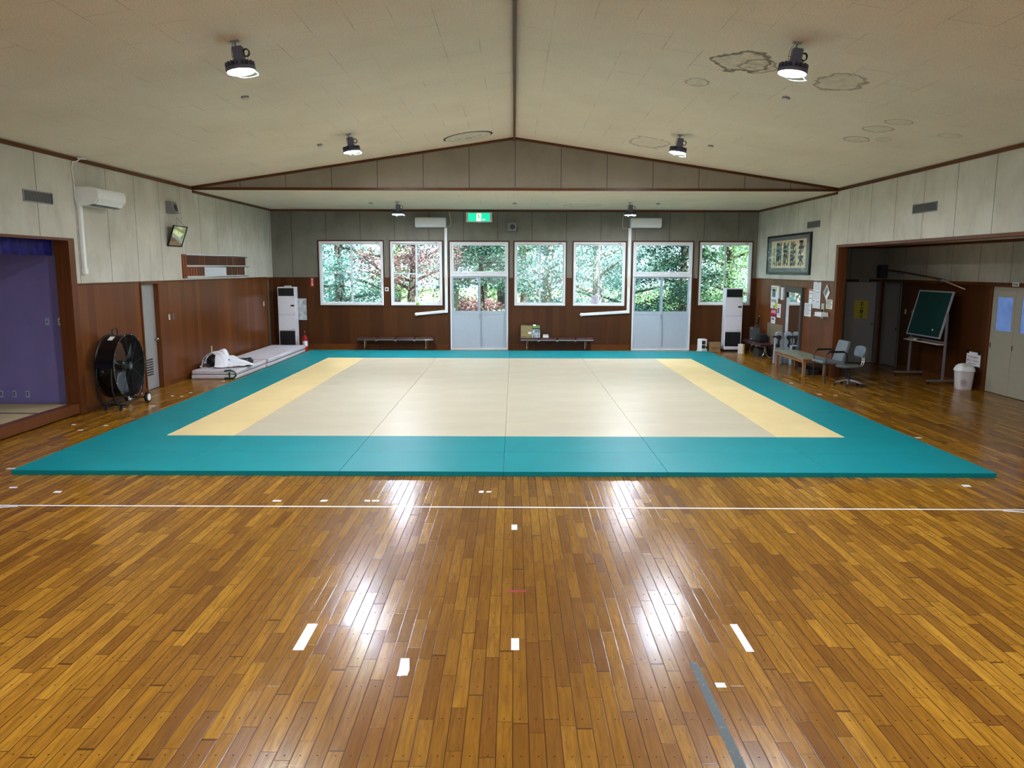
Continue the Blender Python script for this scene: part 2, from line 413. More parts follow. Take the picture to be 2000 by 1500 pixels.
# wall behind the camera; its window band is invented to suit the fill light
b = MB(); b.mi = 1; b.box(-11, XA+.2, YB-.15, YB, 0, WN-.9); b.mi = 0; b.box(-11, XA+.2, YB-.15, YB, WN-.9, 5.6)
struct(b.build('wall_rear', [WALL_X, PANEL]))
b = MB()
for i in range(7): b.box(-6+i*1.75, -6+i*1.75+1.6, YB, YB+.03, 1.45, 3.35)
o = b.build('window_8', pm('frosted_glass', (150, 156, 160), .5)); struct(o)
# side bay walls
b = MB()
def segR(x0, x1, y0, y1, z0, z1):
    if z0 < WN < z1: segR(x0, x1, y0, y1, z0, WN); segR(x0, x1, y0, y1, WN, z1); return
    b.mi = 0 if z0 >= WN else 1; b.box(x0, x1, y0, y1, z0, z1)
segR(XA, XA+.15, YB, 14.45, 0, 3.3); segR(XA, XA+.15, 14.45, 15.97, 2.2, 3.3); segR(XA, XA+.15, 15.97, 19.72, 0, 3.3)
segR(XA, XA+.15, 19.72, 20.62, 2.19, 3.3); segR(XA, XA+.15, 20.62, 20.95, 0, 3.3)
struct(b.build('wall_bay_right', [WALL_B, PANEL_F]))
b = MB(); segR(XR+.17, 8.84, 20.8, 20.95, 0, 3.3); segR(8.84, 9.74, 20.8, 20.95, 2.2, 3.3); segR(9.74, XA, 20.8, 20.95, 0, 3.3)
struct(b.build('wall_bay_far', [WALL_X, PANEL]))
struct(MB().box(XR+.17, XA+.1, YB, 20.9, 3.11, 3.25).build('ceiling_bay', CEIL))
# stage niche on the left
LAV = pm('lavender_grey_wall', (118, 110, 164), .75, 0, .05, 3)
struct(MB().box(-10.6, XLo, 13.25, 13.4, 0, 3.3).build('wall_stage_far', LAV))
struct(MB().box(-10.75, -10.6, YB, 13.4, 0, 3.3).build('wall_stage_left', LAV))
struct(MB().box(-10.6, XLo, YB, 13.3, 3.12, 3.25).build('ceiling_stage', CEIL))
b = MB(); b.box(XL-.17, XL-.005, YB, 13.12, .03, .20)
struct(b.build('trim_12', JAMB, bevel=.006))
struct(MB().box(-10.6, XL-.17, YB, 13.25, 0, .145).build('floor_stage', pm('stage_boards', (96, 70, 50), .5)))

# ceilings
b = MB()
for sgn in (-1, 1):
    X = abs(XL)+.12
    b.quad((0, YB, ZR), (sgn*X, YB, ZR-KS*X), (sgn*X, YG+.02, ZR-KS*X), (0, YG+.02, ZR))
    b.quad((0, YB, ZR+.15), (sgn*X, YB, ZR-KS*X+.15), (sgn*X, YG+.2, ZR-KS*X+.15), (0, YG+.2, ZR+.15))
struct(b.build('ceiling', CEIL))
struct(MB().box(XL-.1, XR+.15, YG+.03, YF+.1, ZLOW, ZLOW+.12).build('ceiling_low', CEIL))
struct(MB().prism([(-7.6, ZLOW+.005), (7.6, ZLOW+.005), (7.6, ZR-KS*7.6+.02), (0, ZR+.02), (-7.6, ZR-KS*7.6+.02)], YG, YG+.1, 'y').build('wall_gable', GABLE))
# unseen roof slab with eaves, added to block sun and sky
struct(MB().box(-11.5, 10.8, YB-.6, 25.3, 5.7, 5.85).build('roof_sun_block', pm('roof_sheet', (70, 72, 76), .6)))

# trims (brown battens)
def trim(n, *boxes, mat=WOODTRIM, bev=.004):
    b = MB()
    for q in boxes: b.box(*q)
    return struct(b.build('trim_%d' % n, mat, bevel=bev))
trim(1, (-.024, .024, YB, YG, ZR-.10, ZR+.01))                                   # ridge batten
trim(2, (XL, XL+.03, YB, YG, ZE-.075, ZE-.012)); trim(3, (XR-.03, XR, YB, YG, ZE-.075, ZE-.012))
trim(4, (XL, XL+.03, YG+.04, YF, ZLOW-.06, ZLOW)); trim(5, (XR-.03, XR, YG+.04, YF, ZLOW-.06, ZLOW))
trim(6, (XL, XR, YF-.03, YF, ZLOW-.065, ZLOW))
trim(7, (XL, XR, YG-.03, YG+.02, ZLOW+.0, ZLOW+.06))
b = MB()
for sgn in (-1, 1):
    X = 7.44; w = .055
    b.prism([(0, ZR), (sgn*X, ZR-KS*X), (sgn*X, ZR-KS*X-w), (0, ZR-w)], YG-.03, YG, 'y')
struct(b.build('trim_8', WOODTRIM))
# wainscot caps
trim(9, (XL, XL+.018, 13.2, 23.3, WN-.018, WN+.012)); trim(10, (XR-.018, XR, 18.1, YF, WN-.018, WN+.012))
# stage opening surround
b = MB(); b.box(XL-.23, XL+.02, 13.02, 13.2, 0.0, 2.985); b.box(XL-.02, XL+.02, YB, 13.02, 2.94, 2.985)
struct(b.build('trim_11', JAMB, bevel=.005))
# bay opening surround
b = MB(); b.box(XR-.02, XR+.19, 17.97, 18.1, 0, 3.06); b.box(XR-.02, XR+.19, YB, 17.97, 3.0, 3.06)
struct(b.build('trim_13', JAMB, bevel=.005))
trim(14, (XA-.02, XA, YB, 20.8, 3.05, 3.11), (XR+.17, XA, 20.78, 20.8, 3.05, 3.11))
trim(15, (XA-.02, XA, YB, 20.8, WN-.03, WN+.03), (XR+.17, XA, 20.77, 20.8, WN-.03, WN+.03))
# baseboards
def base(name, *boxes):
    b = MB()
    for q in boxes: b.box(*q)
    return struct(b.build(name, WOODTRIM, bevel=.004))
base('baseboard_left', (XL, XL+.02, 13.2, 15.40, 0, .10), (XL, XL+.02, 16.46, 23.3, 0, .10))
base('baseboard_right', (XR-.02, XR, 18.1, YF, 0, .10))
base('baseboard_far', (XL, -2.02, YF-.02, YF, 0, .16), (-.13, 3.6, YF-.02, YF, 0, .16), (5.52, XR, YF-.02, YF, 0, .16))
base('baseboard_bay', (XA-.02, XA, 16.0, 19.66, 0, .10))

# ---- far windows and doors
CASE = mat_panel('dark_window_casing', .9, .55, 2.9, .4)
def frame_boxes(b, x0, x1, z0, z1, w, y0, y1):
    b.box(x0, x0+w, y0, y1, z0, z1); b.box(x1-w, x1, y0, y1, z0, z1); b.box(x0+w, x1-w, y0, y1, z0, z0+w); b.box(x0+w, x1-w, y0, y1, z1-w, z1)
def casing(root, x0, x1, z0, z1, bottom=True):
    b = MB(); w = .04
    b.box(x0-w, x0, YF-.03, YF+.02, z0-(w if bottom else 0), z1+w); b.box(x1, x1+w, YF-.03, YF+.02, z0-(w if bottom else 0), z1+w)
    b.box(x0, x1, YF-.03, YF+.02, z1, z1+w)
    if bottom: b.box(x0, x1, YF-.03, YF+.02, z0-w, z0)
    return b.build('casing', CASE, root)
def window(i, x0, x1, z0, z1, bar):
    r = struct(thing('window_%d' % i, 'x', 'x')); del r['label']; del r['category']
    casing(r, x0, x1, z0, z1)
    b = MB(); frame_boxes(b, x0, x1, z0, z1, .055, YF-.035, YF+.10); b.build('frame', WHITE_AL, r, bevel=.004)
    xm = (x0+x1)/2
    for k, (a, c, yy) in enumerate(((x0+.04, xm+.03, YF+.045), (xm-.03, x1-.04, YF+.01))):
        b = MB(); frame_boxes(b, a, c, z0+.05, z1-.05, .045, yy, yy+.03)
        if k == 0 and bar: b.box(a+.04, c-.04, yy+.012, yy+.032, (z0+z1)/2-.02, (z0+z1)/2+.02)
        s_ = b.build('sash', WHITE_AL, r, bevel=.003)
        MB().box(a+.045, c-.045, yy+.012, yy+.017, z0+.095, z1-.095).build('pane', GLASS, s_)
    MB().box(x1-.22, x1-.13, YF-.037, YF-.034, z1-.045, z1-.030).build('maker_plate', BLACK, r)
    MB().box(xm-.012, xm+.012, YF-.01, YF+.012, (z0+z1)/2-.42, (z0+z1)/2-.36).build('latch', BLACK, r)
    return r
def double_door(i, x0, x1, z1):
    r = struct(thing('door_%d' % i, 'x', 'x')); del r['label']; del r['category']
    casing(r, x0, x1, 0, z1, False); zt = 2.30
    b = MB(); frame_boxes(b, x0, x1, zt, z1, .055, YF-.035, YF+.10); b.box(x0, x0+.045, YF-.035, YF+.1, 0, zt); b.box(x1-.045, x1, YF-.035, YF+.1, 0, zt)
    b.box(x0, x1, YF-.02, YF+.1, 0, .035); b.box(x0, x1, YF-.045, YF+.09, zt-.04, zt+.03); b.build('frame', WHITE_AL, r, bevel=.004)
    b = MB(); frame_boxes(b, x0+.05, x1-.05, zt+.06, z1-.05, .055, YF+.0, YF+.03); t = b.build('transom', WHITE_AL, r, bevel=.003)
    MB().box(x0+.1, x1-.1, YF+.012, YF+.017, zt+.11, z1-.1).build('pane', GLASS, t)
    xm = (x0+x1)/2
    for k, (a, c, yy) in enumerate(((x0+.04, xm+.04, YF+.0), (xm-.04, x1-.04, YF+.04))):
        b = MB(); w = .055
        b.box(a, a+w, yy, yy+.035, .04, zt-.04); b.box(c-w, c, yy, yy+.035, .04, zt-.04); b.box(a+w, c-w, yy, yy+.035, zt-.09, zt-.04)
        b.box(a+w, c-w, yy, yy+.035, 1.09, 1.20); b.box(a+w, c-w, yy, yy+.035, .04, .10); b.box(a+w, c-w, yy+.012, yy+.024, .10, 1.09)
        d = b.build('door_leaf', WHITE_DOOR, r, bevel=.004)
        MB().box(a+w, c-w, yy+.012, yy+.017, 1.20, zt-.09).build('pane', GLASS, d)
        if k == 0:
            MB().box(c-.040, c-.018, yy-.012, yy+.002, .96, 1.10).build('handle', STEEL, d, bevel=.004)
    return r
wi = di = 0
for (k, x0, x1, z0, z1) in OP:
    if k == 'w': wi += 1; window(wi, x0, x1, z0, z1, wi in (1, 2, 3))
    else: di += 1; double_door(di, x0, x1, z1)

# ---- side doors
GDOOR = pm('putty_grey_door', (146, 146, 146), .5, 0, .03)
def knob(parent, x, y, z, ax):
    b = MB()
    if ax == 'x': b.lathe([(.026, 0), (.026, .012), (.010, .016), (.010, .045), (.027, .052), (.029, .07), (.018, .082), (0, .084)], (x, y, z), 'x', 20)
    elif ax == '-x': b.lathe([(.026, 0), (.026, -.012), (.010, -.016), (.010, -.045), (.027, -.052), (.029, -.07), (.018, -.082), (0, -.084)], (x, y, z), 'x', 20)
    else: b.lathe([(.026, 0), (.026, -.012), (.010, -.016), (.010, -.045), (.027, -.052), (.029, -.07), (.018, -.082), (0, -.084)], (x, y, z), 'y', 20)
    return b.build('door_knob', CHROME, parent, smooth=True)
def doorset(i): 
    r = struct(bpy.data.objects.new('door_%d' % i, None)); C.objects.link(r); return r
r = doorset(3)
b = MB(); b.box(XL-.12, XL-.08, 15.45, 16.18, .01, 2.17); lf = b.build('door_leaf', GDOOR, r, bevel=.004)
b = MB()
for k in range(7): b.box(XL-.085, XL-.070, 15.50, 15.93, .30+k*.052, .322+k*.052, rot=(0, R(-30), 0))
b.build('louver', DARK, lf)
knob(lf, XL-.08, 16.10, 1.02, 'x')
b = MB(); b.box(XL-.16, XL+.025, 15.41, 15.455, 0, 2.174); b.box(XL-.16, XL+.025, 16.17, 16.21, 0, 2.174); b.box(XL, XL+.024, 16.211, 16.46, 0, 2.174); b.box(XL-.16, XL+.025, 15.41, 16.46, 2.175, 2.215)
b.build('door_frame', JAMB, r, bevel=.004)
r = doorset(4)
lf = MB().box(XL-.12, XL-.08, 23.34, 23.84, .01, 2.17).build('door_leaf', pm('green_grey_door', (96, 104, 96), .5), r, bevel=.003)
b = MB(); b.box(XL-.16, XL+.02, 23.30, 23.345, 0, 2.169); b.box(XL-.16, XL+.02, 23.84, 23.88, 0, 2.169); b.box(XL-.16, XL+.02, 23.3, 23.88, 2.17, 2.21)
b.build('door_frame', JAMB, r, bevel=.004)
# staff door at the end of the bay, with the yellow keep-out notice
r = doorset(5)
lf = MB().box(8.88, 9.70, 20.84, 20.88, .01, 2.17).build('door_leaf', GDOOR, r, bevel=.004)
b = MB(); b.box(9.25, 9.58, 20.825, 20.84, .13, .44); b.build('kick_plate', pm('pale_plate', (175, 172, 165), .6), lf, bevel=.003)
knob(lf, 9.62, 20.84, 1.06, '-y')
b = MB(); b.box(8.83, 8.88, 20.77, 20.93, 0, 2.169); b.box(9.70, 9.76, 20.77, 20.93, 0, 2.169); b.box(8.83, 9.76, 20.77, 20.93, 2.17, 2.22)
b.build('door_frame', pm('door_frame_grey', (92, 90, 86), .5), r, bevel=.004)
r = doorset(6)
lf = MB().box(XA+.04, XA+.08, 19.77, 20.57, .01, 2.15).build('door_leaf', GDOOR, r, bevel=.004)
knob(lf, XA+.04, 19.86, 1.0, '-x')
b = MB(); b.box(XA-.02, XA+.14, 19.70, 19.77, 0, 2.149); b.box(XA-.02, XA+.14, 20.57, 20.64, 0, 2.149); b.box(XA-.02, XA+.14, 19.7, 20.64, 2.15, 2.2)
b.build('door_frame', pm('door_frame_grey', (92, 90, 86), .5), r, bevel=.004)
# pair of putty coloured doors with blue rippled glass
r = doorset(7)
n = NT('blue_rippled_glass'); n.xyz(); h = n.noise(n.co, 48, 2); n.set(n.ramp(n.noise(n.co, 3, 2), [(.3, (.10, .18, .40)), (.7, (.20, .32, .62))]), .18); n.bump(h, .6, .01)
n.b.inputs['Emission Color'].default_value = (.12, .22, .55, 1); n.b.inputs['Emission Strength'].default_value = .30   # glow put into the glass in place of daylight from behind
BLUEG = n.m
BDOOR = pm('beige_door', (152, 146, 130), .5, 0, .03)
for (ya, yb, wa, wb) in ((15.22, 15.95, 15.16+.07, 15.80), (14.49, 15.215, 14.56, 15.03)):
    b = MB(); x0, x1 = XA+.01, XA+.05; wa = max(wa, ya+.08); wb = min(wb, yb-.08)
    b.box(x0, x1, ya, yb, .01, 1.285); b.box(x0, x1, ya, yb, 1.96, 2.17); b.box(x0, x1, ya, wa, 1.285, 1.96); b.box(x0, x1, wb, yb, 1.285, 1.96)
    lf = b.build('door_leaf', BDOOR, r, bevel=.003)
    MB().box(XA+.022, XA+.03, wa, wb, 1.285, 1.96).build('pane', BLUEG, lf)
    MB().box(XA+.002, XA+.012, yb-.06 if ya > 15 else yb-.03, yb-.04 if ya > 15 else yb-.01, .92, 1.02).build('pull', BLACK, lf)
b = MB(); b.box(XA-.02, XA+.1, 15.95, 16.02, 0, 2.164); b.box(XA-.02, XA+.1, 14.42, 14.49, 0, 2.164); b.box(XA-.02, XA+.1, 14.42, 16.02, 2.165, 2.2)
b.build('door_frame', JAMB, r, bevel=.004)

# ================================================================== OUTSIDE
struct(MB().box(-70, 70, YF+.16, 110, -.5, -.35).build('ground', pm('leaf_litter_ground', (150, 150, 105), .9, 0, .35, 1.5)))
BARK = pm('tree_bark', (96, 82, 72), .9, 0, .3, 8); PALEBARK = pm('pale_bark', (176, 166, 156), .9, 0, .2, 8)
LEAF = [mat_leaf('blue_green_needles', (.07, .20, .17), (.34, .58, .52)), mat_leaf('fresh_green_leaves', (.12, .28, .12), (.48, .68, .34)), mat_leaf('russet_leaves', (.22, .08, .09), (.58, .34, .32)),
        mat_leaf('grey_green_leaves', (.14, .26, .24), (.50, .66, .62)), mat_leaf('dark_evergreen_leaves', (.02, .06, .045), (.09, .20, .13), .2)]
def tree_mesh(name, h, spread, low, nbr, nleaf, lsz, bark, leaf, seed, droop=.1, x=0, y=0, label='', lean=.0):
    rnd = random.Random(seed); r = thing(name, label, 'tree', (x, y, -.36), rnd.uniform(0, 360), 'trees outside the windows')
    tb = MB(); pts = [(0, 0, -.1)]; px_, py_ = 0, 0
    for i in range(1, 9):
        px_ += rnd.uniform(-.12, .12)+lean*.3; py_ += rnd.uniform(-.12, .12); pts.append((px_, py_, h*i/8))
    r0 = .035*h/2+.07
    tb.tube(pts, [r0*(1-.85*i/8) for i in range(9)], 10); tips = []
    for k in range(nbr):
        t = low+(1-low)*(k+rnd.random())/nbr; f = t*8; i = min(7, int(f)); a = Vector(pts[i]).lerp(Vector(pts[i+1]), f-i)
        an = k*2.4+rnd.uniform(-.4, .4); L = spread*(1.05-.75*max(0, t-low)/(1-low))*rnd.uniform(.7, 1.15)
        bp = [a]; d = Vector((math.cos(an), math.sin(an), rnd.uniform(.15, .55)-droop)); p = a.copy()
        for j in range(4):
            p = p+d.normalized()*L/4; d.z -= droop*.8; d += Vector((rnd.uniform(-.3, .3), rnd.uniform(-.3, .3), rnd.uniform(-.15, .2))); bp.append(p.copy())
        tb.tube(bp, [r0*.34*(1-.8*j/4)*(1.2-t*.7) for j in range(5)], 6)
        tips += bp[1:]
    tb.build('trunk', bark, r, smooth=True)
    lb = MB(); bm = lb.bm
    for k in range(int(nleaf*3.2)):
        c = Vector(rnd.choice(tips)) + Vector((rnd.gauss(0, .32), rnd.gauss(0, .32), rnd.gauss(0, .22)))*(spread*.38)
        u = Vector((rnd.gauss(0, 1), rnd.gauss(0, 1), rnd.gauss(0, .6))).normalized(); w = u.orthogonal().normalized(); w = (w*math.cos(k)+u.cross(w)*math.sin(k))
        s_ = lsz*.72*rnd.uniform(.5, 1.3); u = u*s_; w = w*s_*.45
        bm.faces.new([bm.verts.new(c-u), bm.verts.new(c+w), bm.verts.new(c+u), bm.verts.new(c-w)])
    lb.build('foliage', leaf, r)
    return r
T_ = [
 ('conifer', 9, 2.6, .08, 26, 5200, .09, BARK, LEAF[0], 1, .22, -6.6, 29.5, 'blue green conifer close outside the leftmost window, level boughs'),
 ('conifer', 10, 2.4, .1, 24, 4600, .09, BARK, LEAF[3], 2, .18, -9.6, 34.0, 'grey green conifer far left, seen through the leftmost window'),
 ('maple_tree', 7, 2.4, .22, 20, 3600, .08, BARK, LEAF[2], 3, .0, -3.9, 29.4, 'russet leaved maple outside the second window from the left'),
 ('deciduous_tree', 9, 2.6, .15, 22, 3600, .09, PALEBARK, LEAF[3], 4, .05, -2.6, 33.2, 'pale barked tree behind the russet maple'),
 ('deciduous_tree', 9, 2.8, .3, 20, 4200, .09, BARK, LEAF[1], 5, .05, -.6, 37.0, 'fresh green tree behind the left glazed door'),
 ('conifer', 5.4, 2.2, .40, 14, 3000, .09, BARK, LEAF[4], 6, .25, -1.2, 31.5, 'dark evergreen with drooping boughs outside the left glazed door'),
 ('deciduous_tree', 10, 2.7, .12, 22, 4400, .09, PALEBARK, LEAF[3], 7, .05, 1.35, 32.5, 'slim grey trunked tree outside the middle window'),
 ('deciduous_tree', 9, 2.5, .12, 22, 4200, .09, BARK, LEAF[0], 8, .1, .4, 40.0, 'blue green tree deep in the wood behind the middle window'),
 ('deciduous_tree', 9, 2.6, .2, 20, 3800, .09, PALEBARK, LEAF[3], 9, .0, 3.35, 31.0, 'forked pale trunked tree outside the window left of the right glazed door'),
 ('deciduous_tree', 9, 2.6, .12, 24, 4800, .09, BARK, LEAF[0], 10, .1, 5.2, 36.0, 'tall green tree behind the transom of the right glazed door'),
 ('conifer', 7, 2.2, .02, 26, 5600, .10, BARK, LEAF[4], 11, .2, 6.5, 29.8, 'dense dark conifer outside the right half of the right glazed door'),
 ('deciduous_tree', 8, 2.6, .05, 26, 6000, .09, BARK, LEAF[1], 12, .05, 8.3, 30.2, 'leafy green tree filling the rightmost window'),
 ('deciduous_tree', 9, 2.8, .05, 24, 5200, .09, BARK, LEAF[0], 13, .05, 10.9, 34.5, 'blue green tree beyond the rightmost window'),
 ('deciduous_tree', 9, 2.8, .1, 24, 4600, .09, BARK, LEAF[1], 14, .05, -6.2, 41.0, 'fresh green tree deep in the wood at the left'),
 ('deciduous_tree', 10, 3.0, .05, 26, 5200, .10, BARK, LEAF[3], 15, .05, 5.0, 44.0, 'grey green tree deep in the wood at the right'),
 ('deciduous_tree', 10, 3.0, .05, 26, 5200, .10, BARK, LEAF[1], 16, .05, -1.8, 46.0, 'fresh green tree at the back, behind the left glazed door'),
 ('deciduous_tree', 10, 3.0, .05, 26, 5200, .10, BARK, LEAF[0], 17, .05, -12.0, 43.0, 'blue green tree at the back far left'),
]
for (nm, h, spd, low, nb, nl, ls, bk, lf_, sd, dr, tx, ty, lab) in T_:
    tree_mesh(nm, h, spd, low, nb, nl, ls, bk, lf_, sd, dr, tx, ty, lab)
def bush(x, y, s, leaf, seed, label, n=2200):
    rnd = random.Random(seed); lb = MB(); bm = lb.bm
    for k in range(n):
        a = rnd.uniform(0, 6.283); rr = math.sqrt(rnd.random())*s; z = rnd.random()*s*.9*math.sqrt(max(0, 1-(rr/s)**2))+rnd.random()*.15
        c = Vector((rr*math.cos(a)*1.5, rr*math.sin(a), z)); u = Vector((rnd.gauss(0, 1), rnd.gauss(0, 1), rnd.gauss(0, 1))).normalized(); w = u.orthogonal().normalized()
        u *= .09; w *= .045
        bm.faces.new([bm.verts.new(c-u), bm.verts.new(c+w), bm.verts.new(c+u), bm.verts.new(c-w)])
    o = lb.build('bush', leaf, loc=(x, y, -.36)); tag(o, label, 'bush', 'bushes under the trees')
for a in ((-4.8, 31.0, 1.5, LEAF[1], 31, 'low green bush below the leftmost window view'), (-.4, 30.2, 1.3, LEAF[1], 32, 'yellow green bush low outside the left glazed door'),
          (2.0, 35, 1.8, LEAF[3], 33, 'grey green bush below the middle window view'), (4.4, 32.5, 1.6, LEAF[0], 34, 'blue green bush low outside the right glazed door'),
          (-1.9, 35.2, 1.7, LEAF[2], 35, 'russet bush low outside the left glazed door'), (-8.4, 37.0, 2.2, LEAF[3], 36, 'grey green bush far left under the conifers'), (7.6, 38.0, 2.4, LEAF[1], 37, 'green bush far right behind the dark conifer')):
    bush(*a, n=5200)
#%%OBJECTS
# unseen backing shells added behind the side doors to stop light leaks
b = MB(); b.box(XL-2.2, XLo, 14.6, 14.7, 0, 3); b.box(XL-2.2, XLo, 23.99, 24.1, 0, 3); b.box(XL-2.3, XL-2.2, 14.6, 24.1, 0, 3); b.box(XL-2.3, XLo, 14.6, 24.1, 3, 3.1)
struct(b.build('wall_backing_left', GDOOR))
b = MB(); b.box(XA+1.4, XA+1.5, 13.4, 22.4, 0, 3); b.box(XR+.17, XA+1.5, 22.3, 22.4, 0, 3.2); b.box(XA+.1, XA+1.5, 13.4, 13.5, 0, 3.2); b.box(XR+.17, XA+1.5, 20.96, 22.4, 3.1, 3.2)
b.box(XA+.16, XA+1.5, 13.4, 22.4, 3.1, 3.2); b.box(XA+.02, XA+1.5, 13.4, 22.4, -.12, -.001); struct(b.build('wall_backing_right', GDOOR))

# ================================================================== JUDO MATS  (84 of them)
TEAL = mat_vinyl('teal_mat_vinyl', (0, 129, 137), .45)
CREAM = mat_vinyl('cream_mat_vinyl', (195, 183, 160), .36)
YELL = mat_vinyl('sand_yellow_mat_vinyl', (228, 203, 148), .40)
MX, MY = -.1213, 9.135
def mat_mesh(w, d, m, name='judo_mat'):
    b = MB(); b.box(-w/2+.0012, w/2-.0012, -d/2+.0010, d/2-.0010, 0, .06); return b, m
def ordn(i): return ['first', 'second', 'third', 'fourth', 'fifth', 'sixth', 'seventh', 'eighth', 'ninth', 'tenth'][i]
_mm = {}
def lay(w, d, m, cx, cy_, label, grp):
    k = (w, d, m.name)
    if k not in _mm:
        b = MB(); b.box(-w/2+.0016, w/2-.0016, -d/2+.0009, d/2-.0009, 0, .06)
        o = b.build('judo_mat', m, bevel=.004, segs=2); _mm[k] = o
        tag(o, label, 'mat', grp)
    else:
        o = _mm[k].copy(); C.objects.link(o); o['label'] = label; o['group'] = grp
    o.location = (MX+cx, MY+cy_, .0005+random.uniform(0, .0006)); return o
G1 = 'teal judo mats of the border'; G2 = 'cream judo mats of the contest area'; G3 = 'sand yellow judo mats along the sides'
for r_ in range(2):
    for c_ in range(6):
        lay(2, 1, TEAL, -5+2*c_, .5+r_, 'teal judo mat in the %s row from the front edge, %s from the left' % (ordn(r_), ordn(c_)), G1)
        lay(2, 1, TEAL, -5+2*c_, 12.5+r_, 'teal judo mat in the far border, row %s the windows, %s from the left' % (('further from', 'next to')[r_], ordn(c_)), G1)
for k in range(5):
    lay(1, 2, TEAL, -5.5, 3+2*k, 'teal judo mat of the left border strip, %s from the front' % ordn(k), G1)
    lay(1, 2, TEAL, 5.5, 3+2*k, 'teal judo mat of the right border strip, %s from the front' % ordn(k), G1)
    lay(1, 2, YELL, -4.5, 3+2*k, 'sand yellow judo mat of the left inner strip, %s from the front' % ordn(k), G3)
    lay(1, 2, YELL, 4.5, 3+2*k, 'sand yellow judo mat of the right inner strip, %s from the front' % ordn(k), G3)
for r_ in range(10):
    for c_ in range(4):
        lay(2, 1, CREAM, -3+2*c_, 2.5+r_, 'cream judo mat in the %s cream row from the front, %s from the left' % (ordn(r_), ordn(c_)), G2)

# ================================================================== FLOOR TAPES
GT = 'white tape marks stuck on the floor'
def tape(pts, label, m=TAPE_W, name='floor_tape', g=GT):
    b = MB(); b.prism(pts, .0006, .0016, 'z'); o = b.build(name, m); tag(o, label, 'tape', g); return o
def rect(x, y, w, d, sk=0): return [(x-w/2-sk, y-d/2), (x+w/2-sk, y-d/2), (x+w/2+sk, y+d/2), (x-w/2+sk, y+d/2)]
tape([(-9, 7.905), (-9, 7.935), (0, 7.925), (XA-.3, 7.865), (XA-.3, 7.838), (0, 7.895)], 'long thin white tape line running across the whole floor in front of the mats', g=None, name='tape_line')
tape([(-6.2, 7.66), (-6.2, 7.70), (-5.25, 7.90), (-5.25, 7.87)], 'white tape slanting into the long line at the left edge', g=None, name='tape_line')
tape([(5.15, 7.86), (5.15, 7.83), (6.0, 7.62), (6.0, 7.66)], 'white tape slanting into the long line at the right edge', g=None, name='tape_line')
tape(rect(-1.425, 4.99, .072, .385), 'long white tape strip pointing away, left of centre in the foreground')
tape(rect(1.573, 5.0, .052, .40), 'long white tape strip pointing away, right of centre in the foreground')
tape(rect(.015, 4.892, .054, .165), 'short upright white tape in the middle of the foreground')
o = tape([(-.722, 4.478), (-.70, 4.474), (-.68, 4.482), (-.657, 4.480), (-.652, 4.55), (-.672, 4.695), (-.727, 4.695), (-.72, 4.55)], 'white tape with ragged edges left of centre in the foreground')
tape(rect(1.266, 4.383, .060, .052), 'small white tape square beside the dark grey tape')
tape([(-.05, 5.775), (.0, 5.772), (.03, 5.770), (.096, 5.775), (.096, 5.735), (.05, 5.738), (.0, 5.732), (-.047, 5.735)], 'short dark red tape strip across the boards in the middle', pm('dark_red_tape', (140, 6, 26), .5), g=None)
tape(rect(.011, 7.27, .056, .15), 'small white tape square between the long line and the red tape')
n = NT('worn_grey_tape'); n.xyz(); f = n.noise(n.co, 30, 4, .7); n.set(n.ramp(n.m1('ADD', f, 0.0), [(.60, (.062, .078, .082)), (.66, (.28, .18, .09))]), .6)
o = tape([(1.133, 4.66), (1.188, 4.655), (1.19, 3.6), (1.195, 3.3), (1.13, 3.3), (1.132, 3.6)], 'long scuffed dark grey tape running towards the viewer', n.m, g=None)
for (x, y, w, d, lab) in ((-5.75, 8.59, .09, .05, 'tiny white tape mark near the left front corner of the mats'), (-5.14, 8.42, .08, .07, 'small white tape square right of the one by the left mat corner'),
    (-2.57, 8.11, .09, .05, 'small white tape mark just beyond the long line, first of the left pair'), (-2.06, 8.12, .07, .06, 'small white tape mark just beyond the long line, second of the left pair'),
    (-1.59, 8.125, .06, .05, 'left of two small white tapes side by side beyond the long line'), (-1.50, 8.125, .075, .05, 'right of two small white tapes side by side beyond the long line'),
    (-.364, 8.48, .052, .08, 'left of two white tapes close to the front of the mats at centre'), (-.277, 8.48, .052, .05, 'right of two white tapes close to the front of the mats at centre'),
    (5.31, 8.79, .09, .08, 'small white tape mark near the right front corner of the mats'), (-6.31, 9.43, .12, .05, 'white tape scrap at the left front corner of the mats'),
    (-7.08, 12.18, .06, .07, 'tiny white tape mark on the boards below the stage step'), (-6.74, 11.76, .07, .06, 'tiny white tape mark between stage step and teal mats'),
    (-6.53, 12.12, .06, .06, 'tiny white tape mark beside the left teal strip, in front of the fan'), (-6.99, 13.6, .06, .06, 'tiny white tape mark on the floor in front of the drum fan'),
    (-6.59, 13.89, .06, .06, 'tiny white tape mark to the right of the drum fan wheel'), (-6.74, 15.03, .06, .06, 'tiny white tape mark in front of the louvred door, left one'),
    (-6.53, 14.98, .06, .06, 'tiny white tape mark in front of the louvred door, middle one'), (-6.54, 15.42, .06, .06, 'tiny white tape mark in front of the louvred door, right one'),
    (-6.48, 17.05, .07, .06, 'tiny white tape mark in front of the folded grey mats'), (6.175, 17.02, .08, .07, 'tiny white tape mark between right teal strip and armchair'),
    (6.47, 15.34, .07, .06, 'tiny white tape mark on the floor in front of the swivel chair'), (6.2, 15.47, .08, .06, 'tiny white tape mark left of the one by the swivel chair'),
    (6.1, 11.4, .09, .06, 'tiny white tape mark by the right border strip, nearer the viewer'), (6.6, 9.6, .08, .06, 'tiny white tape mark right of the right front mat corner')):
    tape(rect(x, y, w, d, random.uniform(-.008, .008)), lab)

